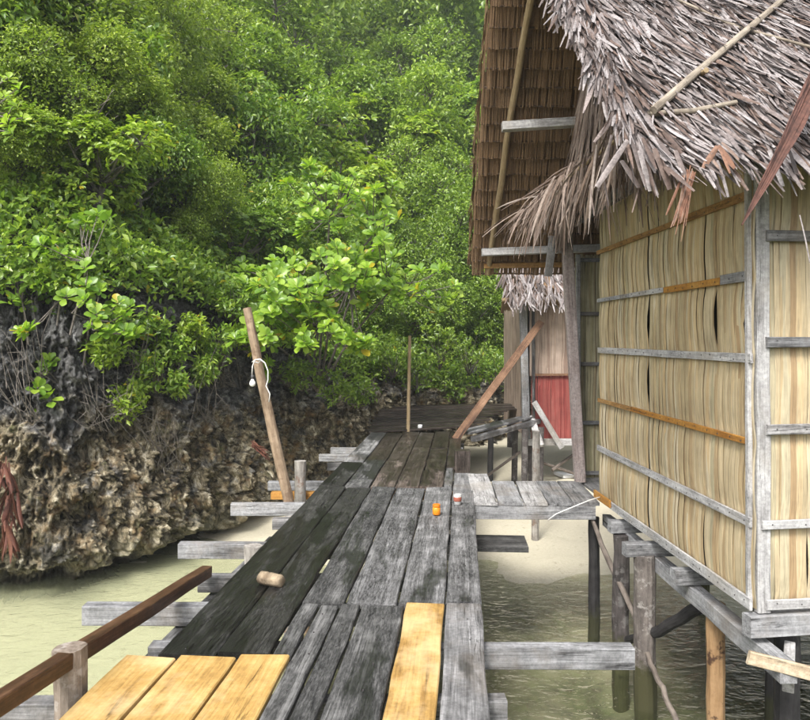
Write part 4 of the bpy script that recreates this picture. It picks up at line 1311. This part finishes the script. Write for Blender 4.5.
for k in range(16):
    p = np.array(at(690 + g.normal() * 4, 172 + g.normal() * 4, 3.75))
    q_ = np.array(at(679 + g.normal() * 6, 210 + abs(g.normal()) * 16, 3.7))
    parts.append(ribbons(p[None], (q_ - p)[None], np.array([[0.2, -1, 0.3]]), np.array([np.linalg.norm(q_ - p)]), np.array([g.uniform(.006, .016)]), 0.05, 4, 0.3))
V, F = merge(parts)
o = np_obj("torn_leaf_tuft", V, F, [THATCHR], roof)
o["label"] = "rusty torn thatch tuft at the eave"
# roof body under the strips
def slab(name, c4, off, mat, parent):
    mb = MB()
    c4 = [Vector(p) for p in c4]
    off = Vector(off)
    vs = c4 + [p + off for p in c4]
    mb.add(vs, [(0, 1, 2, 3), (7, 6, 5, 4), (0, 4, 5, 1), (1, 5, 6, 2), (2, 6, 7, 3), (3, 7, 4, 0)])
    return mb.build(name, mat, parent)


slab("thatch_backing", [(XE + 0.04, ED + 0.30, EZ + 0.36), (XFAR, ED + 0.30, EZ + 0.36), (XFAR, RD, RZ), (XR0 + 0.04, RD, RZ)], tuple(-nrmN * 0.05), THATCHB, roof)
# far slope: seen from below as courses of folded leaf
nrmF = unit(np.array([0, RZ - FZ, FD_ - RD]))          # upward normal of the far slope
dnF = unit(np.array([0.0, FD_ - RD, FZ - RZ]))
SLF = math.hypot(FD_ - RD, RZ - FZ)
parts, batt = [], MB()
ncr = 20
for r in range(ncr):
    st = SLF * (1 - r / ncr)                               # lower end of the course, distance down from the ridge
    top = max(0.0, st - SLF / ncr * 1.75)
    n = int((XFAR - XR1) / 0.013)
    sgn = np.linspace(XR1 + 0.02, XFAR, n) + g.normal(size=n) * 0.006
    bulgeX = 0.035 * math.sin(math.pi * r / ncr)
    b0 = np.array([0, RD, RZ])
    P = np.stack([sgn - bulgeX, np.full(n, b0[1]), np.full(n, b0[2])], 1) + dnF * top - nrmF * (0.012 + g.uniform(0, 0.004, n))[:, None]
    Dv = np.tile(dnF, (n, 1)) - nrmF * 0.24 + g.normal(size=(n, 3)) * 0.025
    parts.append(ribbons(P, Dv, np.tile(-nrmF, (n, 1)) + g.normal(size=(n, 3)) * 0.04, (st - top) * (g.uniform(0.985, 1.015, n) + 0.02 * np.sin(sgn * 9 + r)), g.uniform(0.012, 0.020, n), -0.06, 3, 0.8, 0.10))
    a = Vector((XR1 + 0.03 - bulgeX, *(b0 + dnF * (st - 0.02) - nrmF * 0.098)[1:]))
    batt.tube([a, a + Vector((XFAR - XR1 - 0.05, 0, 0))], 0.009, 6)
V, F = merge(parts)
rf2 = np_obj("rear_thatch", V, F, THATCHB, hut)
batt.build("thatch_laths", plain("dark_lath", (0.06, 0.035, 0.02), 0.8), rf2)
# outer face of the far slope
b0 = Vector((0, RD, RZ)); dn_, nr_ = Vector(dnF), Vector(nrmF)
slab("thatch_backing", [Vector((XR1 + 0.02, RD, RZ)), Vector((XFAR, RD, RZ)), Vector((XFAR, RD, RZ)) + dn_ * (SLF - 0.03), Vector((XR1 + 0.02, RD, RZ)) + dn_ * (SLF - 0.03)], nr_ * 0.05, THATCHB, rf2)
# ragged edge strips along the far rake and far eave
n = 260
q = g.uniform(0.0, 1.0, n)
P = np.stack([XR1 - 0.035 * np.sin(math.pi * q) + g.normal(size=n) * 0.012, np.full(n, RD), np.full(n, RZ)], 1) + dnF * (q * SLF * 0.95)[:, None] - nrmF * g.uniform(-0.05, 0.02, n)[:, None]
V, F = ribbons(P, dnF + g.normal(size=(n, 3)) * 0.06 + np.array([-0.03, 0, 0]), np.array([-0.8, 0, 0]) + g.normal(size=(n, 3)) * 0.4, g.uniform(0.1, 0.22, n), g.uniform(0.014, 0.03, n), 0.03, 2, 0.3)
np_obj("edge_strips", V, F, THATCHB, rf2)
# pole under the rake, protruding purlins
pole("rake_pole", [at(488, 274, 8.72), at(506, 145, 7.55), at(531, 0, 6.55), at(545, -70, 6.2)], [0.032, 0.034, 0.034, 0.03], BAMBOO, hut, seg=12, bend=0.02)
board("purlin", at(502, 127, 7.22), at(640, 118, 7.22), 0.10, 0.085, PALE, hut)
board("purlin", at(482, 252.5, 8.40), at(600, 248, 8.45), 0.09, 0.085, PALE, hut)
board("eave_lath", at(484, 266, 8.62), at(620, 264, 8.62), 0.03, 0.06, BAMBOO and HONEY, hut)
board("strut", at(548, 276, 8.1), at(553, 236, 8.0), 0.085, 0.05, GREY, hut, up=(0, -1, 0))
board("king_post", (1.88, 7.5, 2.9), (1.86, 7.3, 4.0), 0.07, 0.06, GREYW, hut, up=(0, -1, 0))

# gable filled with hanging leaf strands, and a feathery skirt below it
parts = []
n = 2600
ga = np.array([1.90, 0, 0])
dG = g.uniform(4.55, 8.1, n)
ztop = np.where(dG < RD, EZ + (RZ - EZ) * (dG - ED) / (RD - ED), FZ + (RZ - FZ) * (FD_ - dG) / (FD_ - RD)) - 0.10
zst = 3.1 + (ztop - 3.1) * g.uniform(0.05, 1.0, n) ** 0.8
zst = np.minimum(zst, ztop)
P = np.stack([1.80 - 0.14 * (ztop - zst) + g.normal(size=n) * 0.015, dG, zst], 1)
Dv = np.stack([-0.14 + g.normal(size=n) * 0.05, 0.12 * np.sign(dG - RD) + g.normal(size=n) * 0.10, np.full(n, -1.0)], 1)
parts.append(ribbons(P, Dv, np.array([-1.0, -0.3, 0.2]) + g.normal(size=(n, 3)) * 0.4, np.minimum(g.uniform(0.35, 0.75, n), zst - 2.75 + 0.2), g.uniform(0.010, 0.026, n), 0.02, 3, 0.25, 0.2))
V, F = merge(parts)
gb = np_obj("gable_thatch", V, F, STRAND, hut)
mb = MB()
gt = [(1.97, 4.4, 2.95), (1.97, 8.3, 2.95), (1.97, RD, RZ - 0.12)]
mb.add([Vector(p) for p in gt] + [Vector(p) + Vector((0.03, 0, 0)) for p in gt], [(0, 1, 2), (5, 4, 3), (0, 3, 4, 1), (1, 4, 5, 2), (2, 5, 3, 0)])
mb.build("gable_backing", DARKIN, gb)
# skirt
n = 460
f = g.uniform(0, 1, n)
dS = 4.35 + 3.35 * f
xa = 1.80 - 0.05 * f; za = 3.22 + 0.06 * f
up_ = g.uniform(0, 1, n) ** 1.2
P = np.stack([xa - 0.55 * up_, dS + g.normal(size=n) * 0.05, za - 0.34 * up_ + g.uniform(-0.03, 0.03, n)], 1)
Dv = np.stack([-0.80 * (0.25 + 0.75 * f) + g.normal(size=n) * 0.26, 0.10 + g.normal(size=n) * 0.35, -0.40 - 0.5 * (1 - f) + g.normal(size=n) * 0.22 - 0.25 * up_], 1)
V, F = ribbons(P, Dv, np.array([-0.5, -0.3, 0.8]) + g.normal(size=(n, 3)) * 0.45, g.uniform(0.2, 0.6, n), g.uniform(0.008, 0.028, n), 0.12 + g.normal(size=n) * 0.1, 4, 0.12, 0.25, g=0.22)
sk = np_obj("gable_skirt", V, F, STRAND, hut)
pole("skirt_lath", [(1.45, 4.4, 2.93), (1.30, 7.7, 2.98)], 0.014, BAMBOO, sk)
pole("skirt_lath", [(1.80, 4.3, 3.20), (1.74, 7.85, 3.27)], 0.016, BAMBOO, sk)

# loose poles lying on the roof
def on_roof(px, py, lift=0.07):
    dx, dz = (px - CX) / FPX, -(py - HZ) / FPX
    # EYE + dz*d = EZ + k*(d-ED)
    kk = (RZ - EZ) / (RD - ED)
    d = (EZ - kk * ED - EYE) / (dz - kk)
    return Vector((dx * d, d, EYE + dz * d)) + Vector(nrmN) * lift


o = pole("roof_pole", [on_roof(649, 124, 0.09), on_roof(720, 62, 0.09), on_roof(806, -12, 0.09)], [0.024, 0.022, 0.02], OLDPOLE, None, bend=0.006)
tag(o, "stout grey pole lying slantwise on the thatch roof", "pole")
o = pole("roof_stick", [on_roof(640, -4, 0.085), on_roof(735, 36, 0.06), on_roof(830, 66, 0.08)], [0.008, 0.010, 0.010], OLDPOLE, None)
tag(o, "thin bamboo strip lying across the upper thatch under the grey pole", "stick")
o = pole("roof_stick", [on_roof(645, 123, 0.06), on_roof(690, 121, 0.065), on_roof(732, 113, 0.07)], [0.017, 0.017, 0.014], OLDPOLE, None)
tag(o, "short level stick on the thatch near the eave", "stick")

# dry frond hanging over the eave at the right
c0, c1, c2, c3 = at(742, 225, 3.30), at(785, 142, 3.62), at(812, 84, 4.05), on_roof(880, -30, 0.15)
cl = [c0, c0.lerp(c1, 0.5), c1, c1.lerp(c2, 0.5), c2, c2.lerp(c3, 0.5), c3]
wl = [0.004, 0.05, 0.075, 0.10, 0.12, 0.11, 0.05]
vs, fs = [], []
NP = 13
for i in range(31):
    f = i / 30 * 6
    k = min(int(f), 5)
    p = cl[k].lerp(cl[k + 1], f - k)
    w = wl[k] + (wl[k + 1] - wl[k]) * (f - k)
    tdir = (cl[k + 1] - cl[k]).normalized()
    sdv = tdir.cross(Vector((0.3, -0.9, 0.2))).normalized()
    nn_ = sdv.cross(tdir)
    for m_ in range(NP):
        q = m_ / (NP - 1) - 0.5
        wob = 0.10 * w * noise.noise(Vector((f * 1.3, m_ * 0.7, 3)))
        vs.append(p + sdv * (w * q + wob * 0.4) + nn_ * (w * (abs(q) * 0.5 + 0.035 * (m_ % 2)) + wob))
for i in range(30):
    for m_ in range(NP - 1):
        a = i * NP + m_
        fs.append((a, a + 1, a + NP + 1, a + NP))
mb = MB(); mb.add(vs, fs)
o = mb.build("dry_palm_leaf", DRYLEAF)
md = o.modifiers.new("thickness", 'SOLIDIFY'); md.thickness = 0.004
tag(o, "long reddish brown dry palm leaf hanging over the thatch eave at the right", "leaf")

# ---- under the hut: sill beams, joists, stilts
board("sill_beam", (2.12, 3.98, -0.255), (2.02, 7.2, -0.215), 0.09, 0.115, GREY, hut, edge=0.010, warp=0.012)
board("sill_beam", C + Vector((-0.06, -0.03, -0.09)) , G2 + Vector((0, -0.03, -0.07)), 0.09, 0.125, GREY, hut)
board("sill_beam", (2.30, 4.30, -0.25), (2.16, 4.06, -0.36), 0.06, 0.10, PALE, hut)
for (d, x0) in ((6.55, 1.86), (5.85, 1.78), (5.18, 1.93)):
    board("joist", (x0, d, -0.115), (5.2, d + 0.25, -0.115), 0.10, 0.105, GREY, hut, edge=0.008)
for (px, d, r0_, r1_, zt_, m_, lean) in ((594, 7.24, 0.055, 0.062, -0.20, BLACKP, 0.0), (621, 6.5, 0.07, 0.075, -0.18, BARKD, 0.0), (645, 5.85, 0.088, 0.092, -0.16, BARKP, 0.02),
                                         (716, 4.95, 0.062, 0.058, -0.22, HALFB, 0.02), (788, 4.38, 0.072, 0.075, -0.16, BLACKP, 0.03), (770, 5.6, 0.04, 0.04, -0.16, BLACKP, 0.0)):
    x_ = (px - CX) / FPX * d
    zb = float(seabed_z(x_, d)) - 0.3
    pole("stilt", [(x_ + lean, d, zb), (x_, d, (zb + zt_) / 2), (x_ - lean * 0.3, d, zt_)], [r1_, (r0_ + r1_) / 2, r0_], m_, hut, sides=14, seg=12, bend=0.012, rough=0.16)
for (x_, d) in ((3.4, 5.0), (3.5, 6.6), (3.4, 8.2), (4.9, 5.1), (5.0, 6.8), (5.0, 8.3)):
    pole("stilt", [(x_, d, -2.4), (x_, d, -0.15)], 0.065, BARKD, hut)
pole("brace", [at(655, 633, 5.75), at(708, 602, 5.3)], [0.042, 0.05], BLACKP, hut, bend=0.01)
pole("brace", [at(628, 640, 6.3), at(656, 632, 5.75)], [0.035, 0.042], BLACKP, hut)
pole("brace", [at(592, 518, 7.1), at(608, 560, 6.7), at(640, 626, 6.05), at(650, 660, 5.7), at(662, 690, 5.45), at(682, 730, 5.2)], [0.02, 0.026, 0.024, 0.02, 0.02, 0.022], STICK, hut, seg=24, bend=0.025)
board("split_plank", at(748, 657, 4.0), at(850, 684, 3.95), 0.03, 0.075, wood("split_pale_wood", (0.30, 0.22, 0.14), (0.52, 0.42, 0.29), (0.64, 0.55, 0.42), 0.8), hut, taper=-0.1, edge=0.01)
# white cord slung under the landing edge
mb = MB()
mb.tube([at(600, 497, 7.0), at(590, 500, 6.97), at(580, 504, 6.97), at(568, 509, 6.98), at(556, 514, 7.0), at(548, 520, 7.0)], 0.006, 6)
mb.build("white_cord", CABLE, land, None, True)

# ================================================================ RED HUT BEHIND
rh = thing("red_hut", (2.8, 13.6, WATER), "small hut behind with red painted lower wall and bleached thatch", "hut")
xl = (532 - CX) / FPX * 13.2
leaf_wall("upper_wall", (xl - 0.02, 13.24), (xl + 3.0, 13.3), 0.90, 2.2, [1.5], WALLP, rh, (0, -1), sw=0.05, nz=10, seed=31, bulge=0.0)
leaf_wall("red_wall", (xl + 0.0, 13.20), (xl + 3.0, 13.26), -0.24, 0.92, [0.4], WALLR, rh, (0, -1), sw=0.045, nz=10, seed=32, bulge=0.0)
leaf_wall("side_wall", (xl - 0.06, 13.3), (xl - 0.10, 16.2), -0.24, 2.2, [0.5, 1.2], WALLP, rh, (-1, 0), sw=0.05, nz=10, seed=33, bulge=0.0)
board("corner_post", (xl - 0.10, 13.2, -0.35), (xl - 0.17, 13.2, 2.25), 0.13, 0.10, GREY, rh, up=(0, -1, 0))
board("corner_post", (xl + 0.02, 13.14, -0.3), (xl + 0.01, 13.14, 2.25), 0.05, 0.05, GREYW, rh, up=(0, -1, 0))
board("batten", (xl, 13.15, 0.93), (xl + 3, 13.2, 0.93), 0.04, 0.03, REDB, rh, up=(0, -1, 0))
board("sill_beam", (xl - 0.1, 13.14, -0.30), (xl + 3.0, 13.2, -0.30), 0.08, 0.12, PALE, rh)
board("brace_board", at(534, 402, 13.0), at(562, 448, 13.0), 0.10, 0.04, PALE, rh, up=(0, -1, 0))
g = np.random.default_rng(77)
parts = []
for r in range(9):
    n = 240
    x = g.uniform(xl - 0.55, xl + 3.2, n)
    q = r / 9
    P = np.stack([x, 12.75 + 1.6 * q + g.normal(size=n) * 0.03, 2.36 + 1.75 * q + g.normal(size=n) * 0.03], 1)
    Dv = np.stack([g.normal(size=n) * 0.3, np.full(n, -0.6), np.full(n, -0.75)], 1)
    parts.append(ribbons(P, Dv, np.array([0, -0.7, 0.7]) + g.normal(size=(n, 3)) * 0.35, g.uniform(0.22, 0.42, n), g.uniform(0.02, 0.045, n), 0.05, 3, 0.4))
V, F = merge(parts)
rt = np_obj("thatch_roof", V, F, THATCH, rh)
slab("thatch_backing", [(xl - 0.3, 12.95, 2.50), (xl + 3.2, 12.95, 2.50), (xl + 3.2, 14.5, 4.1), (xl - 0.3, 14.5, 4.1)], (0, 0.03, -0.04), THATCHB, rt)
slab("rear_thatch", [(xl - 0.15, 14.5, 4.1), (xl + 3.2, 14.5, 4.1), (xl + 3.2, 16.4, 2.2), (xl - 0.15, 16.4, 2.2)], (0, -0.03, -0.04), THATCHB, rt)
pole("eave_pole", [(xl - 0.6, 12.85, 2.28), (xl + 3.2, 12.85, 2.28)], 0.035, BAMBOO, rh)
for (x_, y_) in ((xl, 13.3), (xl + 1.2, 13.4), (xl + 2.6, 13.5), (xl, 16), (xl + 1.5, 15.5)):
    pole("stilt", [(x_, y_, -1.4), (x_, y_, -0.3)], 0.06, BARKD, rh)
pole("brace", [at(552, 470, 13.2), at(580, 450, 13.6)], 0.03, STICK, rh)
pole("brace", [at(540, 462, 13.2), at(582, 476, 13.4)], 0.03, STICK, rh)
p = on(568, 477, -1.02)
o = board("white_board", (p.x - 0.18, p.y, -0.98), (p.x + 0.2, p.y + 0.1, -0.98), 0.4, 0.05, plain("white_foam", (0.7, 0.7, 0.7), 0.6), None)
tag(o, "small white board lying on the sand under the red hut", "board")

# ================================================================ dead leaves on the rock
def dead_leaf(name, pts, w, label, seed):
    g2 = np.random.default_rng(seed)
    P, D, Ln, Wn = [], [], [], []
    for i in range(len(pts) - 1):
        a, b = np.array(pts[i]), np.array(pts[i + 1])
        for k in range(16):
            P.append(a + (b - a) * g2.uniform(-0.05, 0.4) + g2.normal(size=3) * w * 0.3)
            dd = (b - a) + g2.normal(size=3) * np.linalg.norm(b - a) * 0.22
            D.append(dd); Ln.append(np.linalg.norm(b - a) * g2.uniform(0.7, 1.1)); Wn.append(w * g2.uniform(0.15, 0.45))
    V, F = ribbons(np.array(P), np.array(D), np.array([0.3, -1, 0.3]) + g2.normal(size=(len(P), 3)) * 0.5, np.array(Ln), np.array(Wn), g2.normal(size=len(P)) * 0.25, 5, 0.05, 0.35)
    o = np_obj(name, V, F, DEADL)
    return tag(o, label, "dead leaf")


DEADL = fibre("rust_red_dead_leaf", [(0.07, 0.022, 0.013), (0.13, 0.042, 0.024), (0.17, 0.068, 0.04)], 0.7, (50, 50, 50), 0.1, 0.5)
dead_leaf("dead_palm_leaf", [at(4, 462, 7.9), at(12, 490, 7.9), at(8, 525, 7.85), at(13, 556, 7.85)], 0.13, "hanging rust red dead leaf at the left edge of the rock", 1)
dead_leaf("dead_palm_leaf", [at(252, 443, 10.3), at(262, 450, 10.2), at(268, 457, 10.2)], 0.07, "small rust red dead leaf on the rock beside the leaning pole", 2)

# ================================================================ haze: thin rain mist over the hillside
def haze_box(x0, x1, y0, y1, z0, z1):
    t = NT("rain_mist")
    v = t.n("VolumePrincipled", Color=(0.88, 0.93, 0.95, 1.0), Density=0.0011)
    t.t.links.new(v.outputs[0], t.out.inputs["Volume"])
    mb = MB()
    vs = [(x, y, z) for z in (z0, z1) for x, y in ((x0, y0), (x1, y0), (x1, y1), (x0, y1))]
    mb.add(vs, [(0, 3, 2, 1), (4, 5, 6, 7), (0, 1, 5, 4), (1, 2, 6, 5), (2, 3, 7, 6), (3, 0, 4, 7)])
    o = mb.build("haze", t.mat)
    tag(o, "thin rain mist paling the far jungle", "haze", kind="stuff")


haze_box(-330, 330, -330, 330, -3.8, 58)
